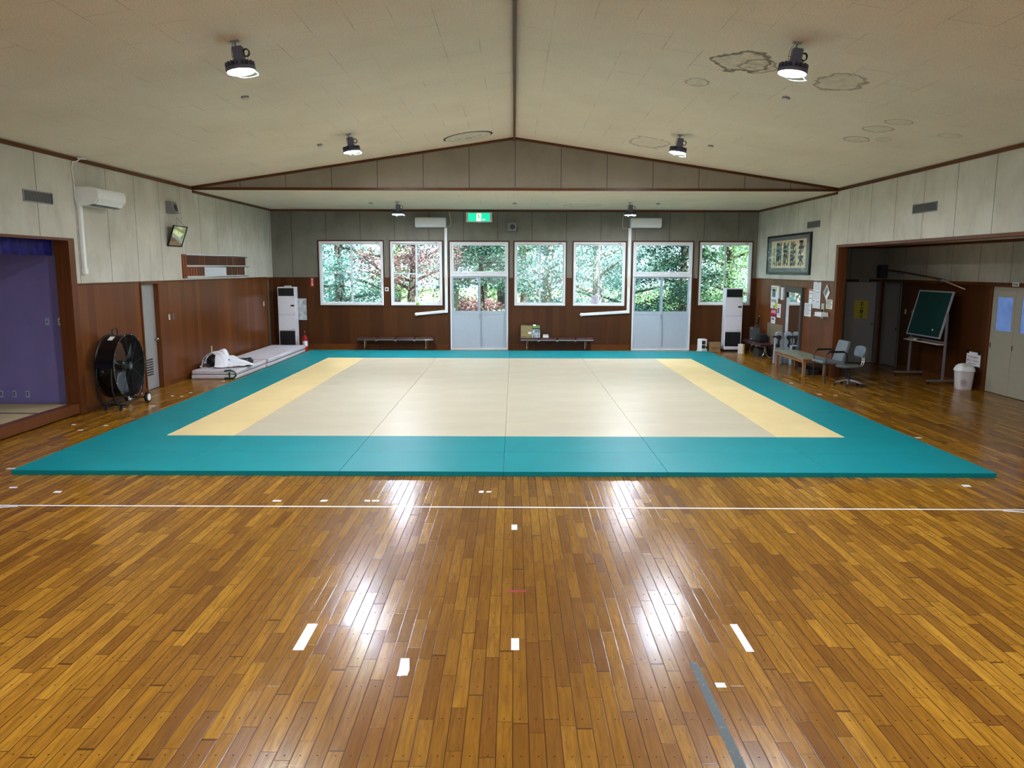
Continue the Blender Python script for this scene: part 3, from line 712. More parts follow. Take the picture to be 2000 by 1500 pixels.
# ================================================================== CEILING LAMPS
LB = pm('lamp_grey_cast', (92, 94, 112), .4, .5, .05)
n = NT('led_lens'); n.set((.9, .95, 1), .3); n.b.inputs['Emission Color'].default_value = (.93, .94, 1, 1); n.b.inputs['Emission Strength'].default_value = LAMP_E; LED = n.m
PLEX = mat_glass('clear_cover_disc', (.90, .97, 1), .03)
def lamp_proto(label):
    # local z = 0 at the mount, hanging down along -z
    r = thing('high_bay_lamp', label, 'ceiling lamp', group='round LED lamps hanging from the ceiling')
    b = MB(); b.box(-.05, .05, -.03, .03, -.012, 0); b.cyl((0, 0, 0), (0, 0, -.05), .012); b.cyl((0, 0, -.05), (.035, 0, -.09), .010); b.build('mount', STEEL, r, bevel=.003)
    b = MB(); b.box(-.035, .075, -.045, .045, -.21, -.065); b.box(-.05, .09, -.06, .06, -.225, -.21)
    b.build('driver_box', LB, r, bevel=.012)
    b = MB(); b.lathe([(.02, -.205), (.085, -.215), (.09, -.27), (.10, -.275), (.155, -.288), (.163, -.30), (.163, -.334), (.151, -.334), (.151, -.321), (.02, -.321)], (.01, 0, 0), 'z', 40)
    for k in range(20):
        a = 6.283*k/20; c, s = math.cos(a), math.sin(a)
        b.box(.01+.088, .01+.160, -.004, .004, -.292, -.235, rot=(0, 0, a), piv=(.01, 0, 0))
    b.build('heat_sink', LB, r, smooth=True, angle=30)
    MB().lathe([(.001, -.3235), (.148, -.3225), (.146, -.330), (.001, -.338)], (.01, 0, 0), 'z', 40).build('lens', LED, r, smooth=True)
    b = MB()
    for q in range(4): b.tube([(.105, .0+.006*q-.01, -.135) if False else (.105+.034*math.cos(t*6.283/14), .008*q-.012, -.14+.040*math.sin(t*6.283/14)) for t in range(14)], .006, 6, True)
    b.build('cable_coil', BLACK, r, smooth=True)
    b = MB(); b.tube([(-.02, 0, -.01), (-.055, .01, -.08), (-.062, .012, -.15), (-.05, .01, -.22), (-.045, 0, -.28)], .0028, 6); b.tube([(-.062, .012, -.15), (-.04, .01, -.155), (-.03, 0, -.175)], .0025, 6)
    b.build('safety_wire', BLACK, r, smooth=True)
    b = MB(); b.lathe([(.12, 0), (.127, .003), (.127, .008), (.12, .010)], (.075, 0, -.372), 'z', 40, caps=True); b.build('cover_disc', PLEX, r, smooth=True)
    b = MB()
    for a in (.4, 2.6, 4.6): b.cyl((.01+.14*math.cos(a), .14*math.sin(a), -.32), (.075+.118*math.cos(a), .118*math.sin(a), -.366), .003, seg=6)
    b.build('disc_wire', STEEL, r)
    return r
pos = [(-3.11, 9.03, 'left lamp of the nearest pair, hanging from the ceiling slope'), (3.13, 9.03, 'right lamp of the nearest pair, beside the dark water stain'), (-3.12, 15.03, 'left lamp of the middle pair, just in front of the gable wall'),
       (3.11, 15.03, 'right lamp of the middle pair, just in front of the gable wall'), (-3.15, 21.3, 'left lamp on the low flat ceiling, by the left wall air conditioner'), (3.12, 21.3, 'right lamp on the low flat ceiling, by the right wall air conditioner')]
L0 = None
for x, y, lab in pos + [(-3.11, 3.03, 'left lamp of the pair above the viewer, out of the picture'), (3.13, 3.03, 'right lamp of the pair above the viewer, out of the picture')]:
    low = y > 20; z = ZLOW if low else ZR-KS*abs(x); lab = 'round grey LED lamp, ' + lab
    lab = ' '.join(lab.split()[:16])
    if L0 is None: o = L0 = lamp_proto(lab)
    else: o = dup(L0, label=lab)
    o.location = (x, y, z-.001); o.rotation_euler = (0, (0 if low else (-math.atan(KS) if x < 0 else math.atan(KS))), 0)

# round ceiling diffuser
t = thing('ceiling_vent', 'large round cream air diffuser in the ceiling near the ridge', 'vent', (-1.0, 17.22, ZR-KS*1.0), rot=(0, -math.atan(KS), 0))
b = MB(); b.lathe([(.50, 0), (.49, -.022), (.42, -.020), (.40, -.004), (.36, -.02), (.30, -.02), (.28, -.008)], seg=48, caps=False); b.build('outer_ring', IVORY, t, smooth=True)
MB().lathe([(.28, -.003), (.25, -.03), (.18, -.03), (.16, -.012), (.14, -.035), (.001, -.038)], seg=48, caps=False).build('inner_cone', IVORY, t, smooth=True)
MB().lathe([(.535, -.0005), (.535, -.004), (.495, -.006)], seg=48, caps=False).build('painted_shadow_ring', DARK, t)  # black ring stands in for the shadow around the diffuser rim
b = MB(); b.box(-.06, .08, -.02, .02, -.045, -.033); b.cyl((-.2, 0, -.02), (-.2, 0, -.04), .012); b.build('damper_lever', STEEL, t)
# heat sensors
S0 = None
for x, y, lab in ((-3.80, 11.35, 'small round heat sensor behind the left near lamp'), (-3.80, 15.6, 'small round heat sensor left of the left middle lamp'), (3.81, 11.32, 'small round heat sensor behind the right near lamp'),
                  (3.83, 15.59, 'small round heat sensor right of the right middle lamp'), (-3.92, 21.6, 'small heat sensor on the low ceiling, far left'), (.01, 21.6, 'small heat sensor on the low ceiling, middle'), (3.92, 21.55, 'small heat sensor on the low ceiling, far right')):
    low = y > 20; z = ZLOW if low else ZR-KS*abs(x)
    if S0 is None:
        S0 = thing('heat_sensor', lab, 'sensor', group='heat sensors on the ceiling'); MB().lathe([(.055, 0), (.055, -.012), (.050, -.022), (.001, -.022)], seg=24).build('base', GREYPL, S0, smooth=True)
        MB().lathe([(.044, -.0225), (.042, -.040), (.001, -.046)], seg=24).build('cap', IVORY, S0, smooth=True); o = S0
    else: o = dup(S0, label=lab)
    o.location = (x, y, z-.001); o.rotation_euler = (0, 0 if low else math.atan(KS)*(-1 if x < 0 else 1), 0)

# ================================================================== WALL AIR CONDITIONERS  (local: x along wall, -y out of wall)
AIRW = pm('aircon_white', (226, 230, 232), .35, 0, .02)
def wall_ac(name_label, loc, rz, w, depth=.27):
    t = thing('wall_air_conditioner', name_label, 'air conditioner', loc, rz, 'wall air conditioners')
    d = depth
    b = MB(); b.prism([(0, .0), (0, .31), (-d*.62, .31), (-d*.92, .285), (-d, .24), (-d, .12), (-d*.80, .03), (-d*.45, .0)], -w/2, w/2, 'x'); b.build('body', AIRW, t, bevel=.008)
    b = MB(); b.prism([(-d*1.0-.004, .125), (-d*1.0-.004, .245), (-d*.92-.003, .290), (-d*.6, .316), (-d*.6, .312), (-d*.9, .285), (-d+.004, .24), (-d+.004, .125)], -w/2+.006, w/2-.006, 'x'); b.build('front_panel', AIRW, t, bevel=.002)
    b = MB(); b.prism([(-d*.97, .105), (-d*.80, .022), (-d*.83, .015), (-d*1.0, .10)], -w/2+.04, w/2-.04, 'x'); b.build('air_flap', AIRW, t, bevel=.002)
    b = MB(); b.box(-w/2+.06, w/2-.06, -d*.78, -d*.50, -.004, .004); b.build('outlet', GREYPL, t)
    MB().box(w/2-.12, w/2-.07, -d*.955, -d*.94, .075, .085).build('display', GREYPL, t)
    return t
def duct(label, loc, rz, build):
    t = thing('pipe_cover', label, 'pipe', loc, rz, 'white pipe covers of the air conditioners'); build(t); return t
ac = wall_ac('white wall air conditioner high on the left wall above the fan', (XL, 13.86, 3.545), 90, .96, .38)
def b1(t):
    b = MB(); b.box(-.04, .04, -.065, 0, -1.15, 0); b.build('duct', WHITE_PL, t, bevel=.018, segs=3)
    b = MB(); b.box(-.05, .05, -.075, 0, -1.17, -1.06); b.build('end_cap', WHITE_PL, t, bevel=.02, segs=3)
duct('white vertical pipe cover below the air conditioner on the left wall', (XL, 13.43, 3.55), 90, b1)
o = MB().tube([(XL+.01, 13.36, 3.6), (XL+.02, 13.33, 3.7), (XL+.015, 13.34, 3.95), (XL+.012, 13.31, 4.15), (XL+.03, 13.33, 4.25), (XL+.07, 13.4, 4.275), (XL+.10, 13.45, 4.33)], .009, 8).build('cable', WHITE_PL, smooth=True)
tag(o, 'thin white cable running from the ceiling down to the left air conditioner', 'cable')
o = MB().box(XL+.06, XL+.16, 13.42, 13.52, 4.31, 4.335).build('ceiling_socket', WHITE_PL, bevel=.005); tag(o, 'small white ceiling socket at the left wall where the cable ends', 'socket')
for i, (xx, pxx, lab) in enumerate(((-2.53, -2.085, 'left'), (3.985, 3.53, 'right'))):
    s_ = 1 if i == 0 else -1
    wall_ac('white wall air conditioner on the far wall, %s' % ('left of the green exit sign' if i == 0 else 'above the right glazed door'), (xx, YF, 3.715), 0, .93)
    def b2(t, i=i):
        zt, zb = 3.73, 1.20
        b = MB(); b.box(-.045, .045, -.066, -.001, zb-.06, zt); b.build('vertical_duct', WHITE_PL, t, bevel=.014, segs=2)
        L = .93 if i == 0 else 1.44
        b = MB(); b.prism([(-L, zb-.145), (-.03, zb-.06), (-.03, zb+.03), (-L, zb-.06)], -.067, -.002, 'y'); b.build('horizontal_duct', WHITE_PL, t, bevel=.014, segs=2)
        MB().sph((-L, -.052, zb-.105), .050, 1.1, .9, 1.1).build('end_cap', WHITE_PL, t, smooth=True)
        MB().box(-.05, .05, -.07, 0, 1.95, 2.3).build('coupling', IVORY, t, bevel=.01)
    duct('white L shaped pipe cover between windows, below the %s far air conditioner' % lab, (pxx, YF, 0), 0, b2)
o = MB().tube([(-1.98, YF-.02, 4.2), (-1.94, YF-.02, 4.0), (-1.92, YF-.02, 3.85), (-1.98, YF-.03, 3.75), (-2.06, YF-.05, 3.74)], .005, 6).build('cable', WHITE_PL, smooth=True)
tag(o, 'thin white cable right of the left far air conditioner', 'cable')
o = MB().tube([(3.33, YF-.01, 4.19), (3.30, YF-.01, 3.9), (3.31, YF-.01, 3.72), (3.45, YF-.02, 3.71), (3.53, YF-.05, 3.73)], .005, 6).build('cable', IVORY, smooth=True)
tag(o, 'thin cable looping beside the right far air conditioner', 'cable')

# ================================================================== FLOOR-STANDING AIR CONDITIONERS
CAB = pm('cabinet_off_white', (232, 230, 240), .4, 0, .02)
SLAT = pm('dark_slats', (46, 48, 52), .5, 0, .05)
def floor_ac(label, x, y, rz=0):
    t = thing('floor_air_conditioner', label, 'air conditioner', (x, y, 0), rz, 'tall floor air conditioners by the far wall')
    w, d, h = .53, .32, 1.93
    b = MB(); b.box(-w/2, w/2, -d, 0, .06, h); b.build('cabinet', CAB, t, bevel=.01)
    MB().box(-w/2+.02, w/2-.02, -d+.03, -.01, 0, .06).build('plinth', BLACK, t)
    for nm, z0, z1 in (('air_outlet', h-.27, h-.035), ('air_inlet', .16, .60)):
        g = MB().box(-w/2+.03, w/2-.03, -d-.003, -d+.002, z0, z1).build(nm, DARK, t)
        b = MB(); k = int((z1-z0)/.035)
        for i in range(k): b.box(-w/2+.03, w/2-.03, -d-.014, -d-.002, z0+.012+i*(z1-z0)/k, z0+.022+i*(z1-z0)/k, rot=(R(25), 0, 0))
        for xx in ((-w/2+.03), 0, w/2-.04): b.box(xx, xx+.008, -d-.010, -d-.001, z0, z1)
        b.build('slat', SLAT, g)
    for z0 in (1.085, 1.655, .62): MB().box(-w/2+.012, w/2-.012, -d-.003, -d, z0, z0+.006).build('panel_joint', GREYPL, t)
    MB().box(w/2-.14, w/2-.03, -d-.005, -d, 1.34, 1.39).build('display', BLACK, t)
    b = MB(); frame = (w/2-.145, w/2-.025, 1.20, 1.335)
    b.box(frame[0], frame[1], -d-.004, -d, frame[2], frame[3]); b.build('control_cover', WHITE_PL, t, bevel=.002)
    b = MB(); b.box(w/2-.07, w/2-.03, -d-.004, -d, 1.62, 1.63); b.box(w/2-.13, w/2-.03, -d-.004, -d, .645, .655); b.box(w/2-.06, w/2-.03, -d-.004, -d, 1.11, 1.12); b.build('maker_plate', GREYPL, t)
    return t
floor_ac('tall white floor air conditioner in the left far corner', -6.93, 23.93)
floor_ac('tall white floor air conditioner in front of the rightmost window', 6.70, 23.93)
o = MB().box(-7.02, -6.84, 23.75, 23.9, 1.931, 1.965).build('remote_holder', IVORY, bevel=.006); tag(o, 'small cream box lying on top of the left floor air conditioner', 'box')

# ================================================================== FAR WALL ITEMS
t = thing('exit_sign', 'green lit emergency exit sign with running figure on the far wall', 'sign', (-1.065, YF-.12, 3.885))
b = MB(); b.box(-.40, .40, -.03, .03, 0, .30); b.box(-.1, .1, -.02, .119, .14, .26); b.build('case', IVORY, t, bevel=.01)
n = NT('green_sign_light'); n.set((0, .7, .42), .4); n.b.inputs['Emission Color'].default_value = (.0, .80, .46, 1); n.b.inputs['Emission Strength'].default_value = .62
MB().box(-.33, .33, -.034, -.029, .03, .27).build('green_panel', n.m, t, bevel=.004)
n2 = NT('white_sign_light'); n2.set((.9, .9, .85), .4); n2.b.inputs['Emission Color'].default_value = (1, 1, .88, 1); n2.b.inputs['Emission Strength'].default_value = .75
b = MB(); b.box(-.075, .065, -.037, -.033, .035, .262); b.prism([(.10, .075), (.13, .105), (.13, .088), (.185, .088), (.185, .062), (.13, .062), (.13, .045)], -.037, -.033, 'y'); b.build('white_door_mark', n2.m, t)
gm = pm('sign_green', (10, 120, 70), .5)
b = MB(); b.cyl((-.005-.02, -.039, .225), (-.005-.02, -.0365, .225), .016, seg=14)
for p, q, w in (((-.02, .205), (.0, .145), .012), ((-.015, .195), (-.05, .175), .006), ((-.05, .175), (-.06, .15), .006), ((-.012, .19), (.03, .185), .006), ((.03, .185), (.045, .205), .006),
                ((.0, .145), (.035, .115), .008), ((.035, .115), (.03, .07), .007), ((.0, .145), (-.025, .11), .008), ((-.025, .11), (-.06, .095), .007)):
    b.cyl((p[0], -.038, p[1]), (q[0], -.038, q[1]), w*.8, seg=8)
b.build('running_figure', gm, t)
MB().cyl((0, 0, -.012), (0, 0, .0), .03, seg=16).build('lamp_button', WHITE_PL, t)

def box_speaker(label, loc, rz, tilt=0, size=.28):
    t = thing('wall_speaker', label, 'speaker', loc, rz, 'grey box speakers on the walls'); s_ = size
    b = MB(); b.prism([(0, 0), (0, s_*.92), (-.12, s_*.92), (-.17, 0)], -s_/2, s_/2, 'x'); b.build('cabinet', GREYPL, t, bevel=.008)
    a = math.atan(.05/(s_*.92)); g = MB().lathe([(s_*.27, 0), (s_*.27, -.010), (s_*.24, -.014), (.001, -.012)], axis='y', seg=28); g.build('grille', pm('speaker_cloth', (60, 60, 60), .8), t, smooth=True, loc=(.02, -.147, s_*.45), rot=(-a, 0, 0))
    MB().box(-s_*.4, -s_*.25, -.178, -.165, .02, .035).build('badge', STEEL, t, rot=(0, 0, 0))
    return t
box_speaker('small grey box speaker on the far wall right of the exit sign', (-.07, YF, 3.625), 0)
box_speaker('small grey box speaker on the left wall above the framed certificate', (XL, 16.95, 3.655), 90, size=.27)
o = MB(); o.box(-6.71, -6.42, YF-.02, YF-.006, .905, 1.568)
n = NT('crinkled_silver_sheet'); n.xyz(); h = n.noise(n.co, 5, 3, .6, 1.2); n.set(n.ramp(h, [(.35, (.30, .33, .35)), (.65, (.62, .66, .68))]), .35, .2); n.bump(h, .9, .03)
o = o.build('poster', n.m); tag(o, 'crinkled silver grey sheet hung on the wall right of the left floor air conditioner', 'sheet')
t = thing('extinguisher_sign', 'narrow red fire extinguisher sign with white characters', 'sign', (-6.222, YF, 1.93))
MB().box(-.055, .055, -.010, 0, 0, .27).build('plate', RED, t, bevel=.003)
lettering('消\n火\n器', .06, PAPER, t, (0, -.0115, .145), height=.22, width=.055, offset=.001, spacing=1.0)
t = thing('thermostat', 'white oval thermostat with dark face between the first two windows', 'thermostat', (-3.925, YF, 1.80))
MB().box(-.058, .058, -.022, 0, 0, .12).build('housing', WHITE_PL, t, bevel=.010, segs=3); MB().box(-.028, .028, -.028, -.021, .03, .09).build('display', BLACK, t, bevel=.006)
t = thing('fire_extinguisher', 'red fire extinguisher with black hose beside the left floor air conditioner', 'fire extinguisher', (-6.37, 23.50, 0))
MB().lathe([(.07, 0), (.080, .01), (.080, .38), (.070, .43), (.035, .465), (.028, .50), (.001, .50)], seg=28).build('cylinder', RED, t, smooth=True)
b = MB(); b.cyl((0, 0, .50), (0, 0, .55), .018); b.box(-.012, .012, -.13, .02, .55, .565, rot=(R(-12), 0, 0)); b.box(-.012, .012, -.12, .01, .52, .532); b.build('valve', BLACK, t, bevel=.002)
b = MB(); b.lathe([(.013, 0), (.013, .03), (.004, .045)], (0, .0, .56)); b.build('safety_pin', pm('yellow_pin', (200, 170, 40), .4), t)
MB().tube([(.02, 0, .52), (.07, -.02, .50), (.095, -.03, .40), (.098, -.03, .2), (.095, -.02, .1)], .009, 8).build('hose', BLACK, t, smooth=True)
MB().cyl((0, 0, .14), (0, 0, .30), .0812, seg=28, caps=False).build('label_band', PAPER, t, smooth=True)
o = MB().tube([(-6.26+.11*math.cos(a*.3)+.17, 23.75, .10+.12*math.sin(a*.3)) for a in range(0, 21)], .007, 6, True).build('cable_coil', BLACK, smooth=True); o.location.z = .03
tag(o, 'loose loop of black cable on the floor right of the fire extinguisher', 'cable')
t = thing('window_sticker', 'small green and yellow sticker on the sill of the second window', 'sticker', (-2.97, YF-.040, 1.375)); MB().box(-.055, .055, -.003, .003, 0, .085).build('sheet', pm('yellow_green_sticker', (160, 190, 90), .6, 0, .4, 40), t)
MB().box(-.045, -.015, -.005, -.003, .02, .05).build('print', INK, t)
t = thing('window_sheet', 'small printed sheet taped low on the window left of the right glazed door', 'sheet', (2.49, YF+.004, 1.38)); MB().box(-.105, .105, -.003, .0, 0, .30).build('sheet', pm('grey_print', (190, 185, 200), .7, 0, .2, 40), t)
b = MB()
for k in range(9): b.box(random.uniform(-.09, 0), random.uniform(0.01, .09), -.005, -.003, .03+k*.028, .040+k*.028)
b.build('print', pm('faded_violet_ink', (120, 110, 140), .7), t)

# ---- benches
VIN = pm('dark_red_brown_vinyl', (64, 26, 26), .35, 0, .08)
def bench(label, loc, rz, L=2.34):
    t = thing('waiting_bench', label, 'bench', loc, rz, 'low four seat vinyl benches')
    w = L/4
    for k in range(4):
        x0 = -L/2+k*w+.012; b = MB(); b.box(x0, x0+w-.024, -.22, .22, .345, .41); b.build('seat', VIN, t, bevel=.022, segs=3)
    b = MB()
    for k in range(4):
        x0 = -L/2+k*w+.012; b.box(x0, x0+w-.024, -.225, -.212, .333, .350); b.box(x0, x0+w-.024, .212, .225, .333, .350)
    b.build('seat_edge', CHROME, t, bevel=.003)
    b = MB(); b.box(-L/2+.1, L/2-.1, -.04, .04, .295, .343); b.build('beam', BLACKM, t)
    b = MB()
    for x in [-L/2+w*k for k in (1, 2, 3)]: b.box(x-.03, x+.03, -.21, -.19, .30, .345)
    b.build('bracket', STEEL, t, bevel=.003)
    for x in (-L/2+.22, L/2-.24):
        for sg in (-1, 1):
            MB().tube([(x+.02*sg, 0, .30), (x+.02*sg, sg*.02, .14), (x+.02*sg, sg*.06, .05), (x+.02*sg, sg*.12, .022), (x+.02*sg, sg*.21, .017)], .016, 10).build('leg', CHROME, t, smooth=True)
    for x in (-L/2+.22, L/2-.24):
        for sg in (-1, 1): MB().cyl((x+.02*sg, sg*.205, 0), (x+.02*sg, sg*.205, .018), .018, seg=12).build('foot', BLACK, t)
    return t
bench('dark red brown vinyl bench with chrome legs left of the left glazed door', (-3.62, 23.70, 0), 0)
bench('dark red brown vinyl bench carrying boxes, between the glazed doors', (1.32, 23.70, 0), 0, 2.25)
bench('dark red brown vinyl bench along the right wall under the posters', (7.15, 22.50, 0), -90, 1.72)
# boxes on the middle bench
CARD = pm('cardboard', (150, 132, 92), .8, 0, .06); GREENP = pm('green_wrapper', (110, 150, 70), .6, 0, .25, 30)
t = thing('cardboard_box', 'open olive cardboard box at the left end of the middle bench', 'box', (.385, 23.66, .411))
b = MB(); b.box(-.17, .17, -.15, .15, 0, .36); b.build('carton', CARD, t, bevel=.004)
b = MB(); b.box(-.17, -.02, -.15, -.03, .36, .375, rot=(R(8), 0, 0)); b.box(.0, .16, -.14, .0, .362, .372, rot=(0, R(-6), 0)); b.build('flap', pm('cardboard_inside', (120, 110, 95), .8), t)
b = MB(); b.box(.05, .15, -.152, -.1495, .12, .18); b.build('label_sheet', PAPER, t)
b = MB(); b.box(-.15, .02, -.152, -.1495, .03, .04); b.box(.08, .14, -.152, -.1495, .03, .045); b.box(-.15, .03, -.152, -.1495, .17, .175); b.build('print', pm('olive_ink', (80, 70, 40), .8), t)
t = thing('carton', 'blue grey patterned carton beside the olive cardboard box', 'box', (.68, 23.66, .411))
n = NT('blue_grey_pattern'); n.xyz(); n.set(n.ramp(n.noise(n.co, 14, 3, .6, 1.5), [(.40, (.12, .15, .20)), (.60, (.62, .66, .72))]), .5); MB().box(-.12, .12, -.13, .13, 0, .26).build('carton', n.m, t, bevel=.004)
MB().box(-.122, .122, -.132, .132, .262, .272).build('lid', pm('dark_lid', (40, 44, 46), .6), t)
t = thing('wrapped_bundle', 'white and green wrapped bundle on top of the patterned carton', 'bundle', (.68, 23.66, .683))
MB().box(-.12, .12, -.10, .10, 0, .07).build('lower_pack', GREENP, t, bevel=.02); MB().box(-.10, .0, -.09, .09, .071, .12).build('upper_pack', PAPER, t, bevel=.02); MB().box(.005, .11, -.08, .08, .071, .10).build('side_pack', GREENP, t, bevel=.015)
t = thing('small_box', 'small white paper box right of the cartons on the middle bench', 'box', (.975, 23.62, .411)); MB().box(-.085, .085, -.06, .06, 0, .065).build('box', PAPER, t, bevel=.003); MB().box(-.08, .082, -.055, .06, .067, .098).build('lid', pm('grey_white_lid', (190, 190, 186), .6), t, bevel=.003)

# heater and small carton by the right far corner
t = thing('fan_heater', 'small white fan heater on the floor right of the right glazed door', 'heater', (5.79, 23.66, .0), 18)
MB().box(-.11, .11, -.12, .12, .012, .385).build('housing', WHITE_PL, t, bevel=.03, segs=3); MB().box(-.12, .12, -.13, .13, 0, .03).build('base', IVORY, t, bevel=.008)
for z0, z1 in ((.10, .20), (.225, .33)):
    b = MB()
    for i in range(7): b.box(-.085, .03, -.126, -.119, z0+i*(z1-z0)/7, z0+i*(z1-z0)/7+.008)
    b.box(-.085, .03, -.1215, -.1195, z0, z1); b.build('grille', SLAT, t)
MB().box(.05, .10, -.122, -.118, .10, .16).build('dial', BLACK, t)
t = thing('cardboard_box', 'small brown cardboard box between heater and right floor air conditioner', 'box', (6.16, 23.66, 0), -6)
MB().box(-.165, .165, -.14, .14, 0, .28).build('carton', pm('brown_carton', (142, 112, 76), .8, 0, .06), t, bevel=.006); b = MB(); b.box(-.11, .12, -.142, -.139, .10, .125); b.box(-.08, .05, -.1425, -.139, .05, .06); b.build('print', pm('brown_ink', (110, 50, 24), .8), t)
MB().box(-.166, .166, -.14, .0, .281, .287, rot=(R(7), 0, 0)).build('flap', pm('brown_carton', (142, 112, 76)), t)

# ================================================================== LEFT WALL ITEMS
def vent(label, y0, y1, z0, z1, right):
    t = thing('wall_vent', label, 'vent', (XR if right else XL, (y0+y1)/2, z0), -90 if right else 90, 'louvred vents high on the side walls'); w = (y1-y0); h = z1-z0
    MB().box(-w/2+.01, w/2-.01, -.004, 0, .01, h-.01).build('backing', DARK, t)
    b = MB(); q = .018; b.box(-w/2, w/2, -.016, 0, 0, q); b.box(-w/2, w/2, -.016, 0, h-q, h); b.box(-w/2, -w/2+q, -.016, 0, q, h-q); b.box(w/2-q, w/2, -.016, 0, q, h-q); b.build('frame', STEEL if not right else pm('dull_frame', (110, 112, 112), .5), t, bevel=.002)
    b = MB(); k = int(w/.035)
    for i in range(k): b.box(-w/2+.02+i*(w-.04)/k, -w/2+.026+i*(w-.04)/k, -.014, -.003, q, h-q, rot=(0, 0, R(30)))
    b.build('slat', GREYPL, t); return t
vent('grey louvred vent on the left wall above the stage opening', 11.945, 12.70, 3.495, 3.68, False)
vent('grey louvred vent on the right wall above the bay opening', 13.925, 14.765, 3.53, 3.70, True)
vent('dark louvred vent above the framed calligraphy', 19.19, 20.0, 3.523, 3.69, True)
# framed certificate leaning forward
t = thing('framed_certificate', 'black framed certificate tilted forward on the left wall', 'picture', (XL+.004, 17.10, 2.965), 90, rot=(R(20), 0, R(90)))
b = MB(); W, Hh = .70, .47
b.box(-W/2, W/2, -.03, 0, 0, .022); b.box(-W/2, W/2, -.03, 0, Hh-.022, Hh); b.box(-W/2, -W/2+.022, -.03, 0, .022, Hh-.022); b.box(W/2-.022, W/2, -.03, 0, .022, Hh-.022); b.box(-W/2+.01, W/2-.01, -.006, 0, .01, Hh-.01); b.build('frame', BLACKM, t, bevel=.003)
MB().box(-W/2+.022, W/2-.022, -.010, -.006, .022, Hh-.022).build('sheet', pm('cream_sheet', (222, 205, 165), .6), t)
b = MB()
for i in range(15):
    x = -W/2+.08+i*.038; b.box(x, x+.012, -.0115, -.0098, .10+random.uniform(0, .05), .36-random.uniform(0, .08))
b.build('writing', INK, t)
m = mat_glass('picture_glass', (.95, .95, .95), .22); MB().box(-W/2+.022, W/2-.022, -.022, -.020, .022, Hh-.022).build('glass', m, t)
b = MB(); b.tube([(-.2, -.01, Hh), (0, .12, Hh+.14), (.2, -.01, Hh)], .003, 6); b.build('hanging_cord', BLACK, t)

# name plaque rack: rails + heading board, plaques are single things
SHELF = pm('pale_rail', (206, 212, 216), .4, 0, .03)
t = thing('name_rack', 'three rail rack for wooden name plaques on the left wall', 'rack', (XL, 19.7, 0), 90)
for z in (2.275, 2.525, 2.785):
    b = MB(); b.box(-2.05, 2.08, -.035, 0, z, z+.016); b.box(-2.05, 2.08, -.035, -.030, z, z+.035); b.build('rail', SHELF, t, bevel=.002)
PLQ = [mat_panel('plaque_wood_dark', 1.0, .75, 9, .5), mat_panel('plaque_wood_mid', 1.15, 1.25, 9, .5), mat_panel('plaque_wood_light', 1.3, 2.3, 9, .5)]
hb = thing('heading_board', 'tall brown board with black lettering at the left end of the name rack', 'sign', (XL, 17.55, 2.265), 90)
MB().box(-.10, .10, -.03, 0, 0, .535).build('board', PLQ[1], hb, bevel=.003)
lettering('段\n位\n者\n名\n札\n掛', .08, INK, hb, (0.0, -.0315, .27), height=.46, width=.06)
protos = []
for k in range(3):
    q = thing('name_plaque', 'x', 'plaque', (0, 0, 0), 90, 'wooden name plaques on the left wall rack')
    MB().box(-.0235, .0235, -.012, 0, 0, .225).build('plate', PLQ[k], q, bevel=.0015)
    b = MB()
    for j in range(4): b.box(-.009, .009, -.0128, -.0118, .035+j*.045, .035+j*.045+.030); b.box(-.003, .012, -.0128, -.0118, .020+j*.045, .035+j*.045)
    b.build('writing', INK, q); protos.append([q, False])
def plaque(k, y, z, lab):
    q, used = protos[k]
    if not used: o = q; protos[k][1] = True
    else: o = dup(q)
    o.location = (XL+.003, y, z); o['label'] = lab; return o
cols = ['dark', 'brown', 'light']
for i in range(77):
    y = 17.70+i*.0505; k = 1 if (i % 23 in (14, 15, 17)) else (2 if 60 < i < 62 or i % 29 == 20 else 0)
    if i in (58,): continue
    plaque(k, y, 2.561, '%s wooden name plaque with black writing standing in the upper row' % cols[k])
for i in range(75):
    y = 17.70+i*.0505
    if 18.66 < y < 20.14: continue
    if i in (56, 64): continue
    k = 2 if y < 18.3 and i % 3 else (1 if i % 3 else 0)
    if y > 20.1: k = 0 if i % 4 else 1
    plaque(k, y, 2.311, '%s wooden name plaque with black writing standing in the lower row' % cols[k])
t = thing('blank_panel', 'pale blank panel filling the gap in the lower row of the name rack', 'panel', (XL, 19.40, 2.311), 90); MB().box(-.70, .70, -.012, 0, 0, .205).build('panel', pm('pale_blue_panel', (205, 212, 222), .4), t, bevel=.002)

def plate(label, loc, rz, name='light_switch', n_=1, m=None, w=.07):
    t = thing(name, label, 'switch' if name == 'light_switch' else 'socket', loc, rz, 'switch and socket plates on the walls'); MB().box(-w/2, w/2, -.008, 0, 0, .12).build('plate', m or IVORY, t, bevel=.003)
    b = MB()
    for k in range(n_): b.box(-.014, .014, -.011, -.007, .06-.012*n_+k*.034, .06-.012*n_+k*.034+.020)
    b.build('rocker' if name == 'light_switch' else 'outlet', BLACK if name != 'light_switch' else pm('dark_rocker', (40, 42, 55), .4), t); return t
plate('ivory three way switch plate on the left wall beside the louvred door', (XL, 16.66, 1.39), 90, n_=3); plate('plain metal plate right of the switch beside the louvred door', (XL, 16.86, 1.39), 90, n_=1, m=STEEL, w=.09)
plate('ivory switch plate on the left wall by the far corner door', (XL, 23.01, 1.39), 90, n_=1)
plate('grey blue switch plate on the stage wall, left of the ivory one', (-8.01, 13.25, 1.52), 0, n_=1, m=pm('blue_grey_plate', (150, 160, 190), .4)); plate('ivory frame switch plate on the stage wall beside the jamb', (-7.79, 13.25, 1.52), 0, n_=2)
PB = pm('blue_grey_plate', (150, 160, 190))
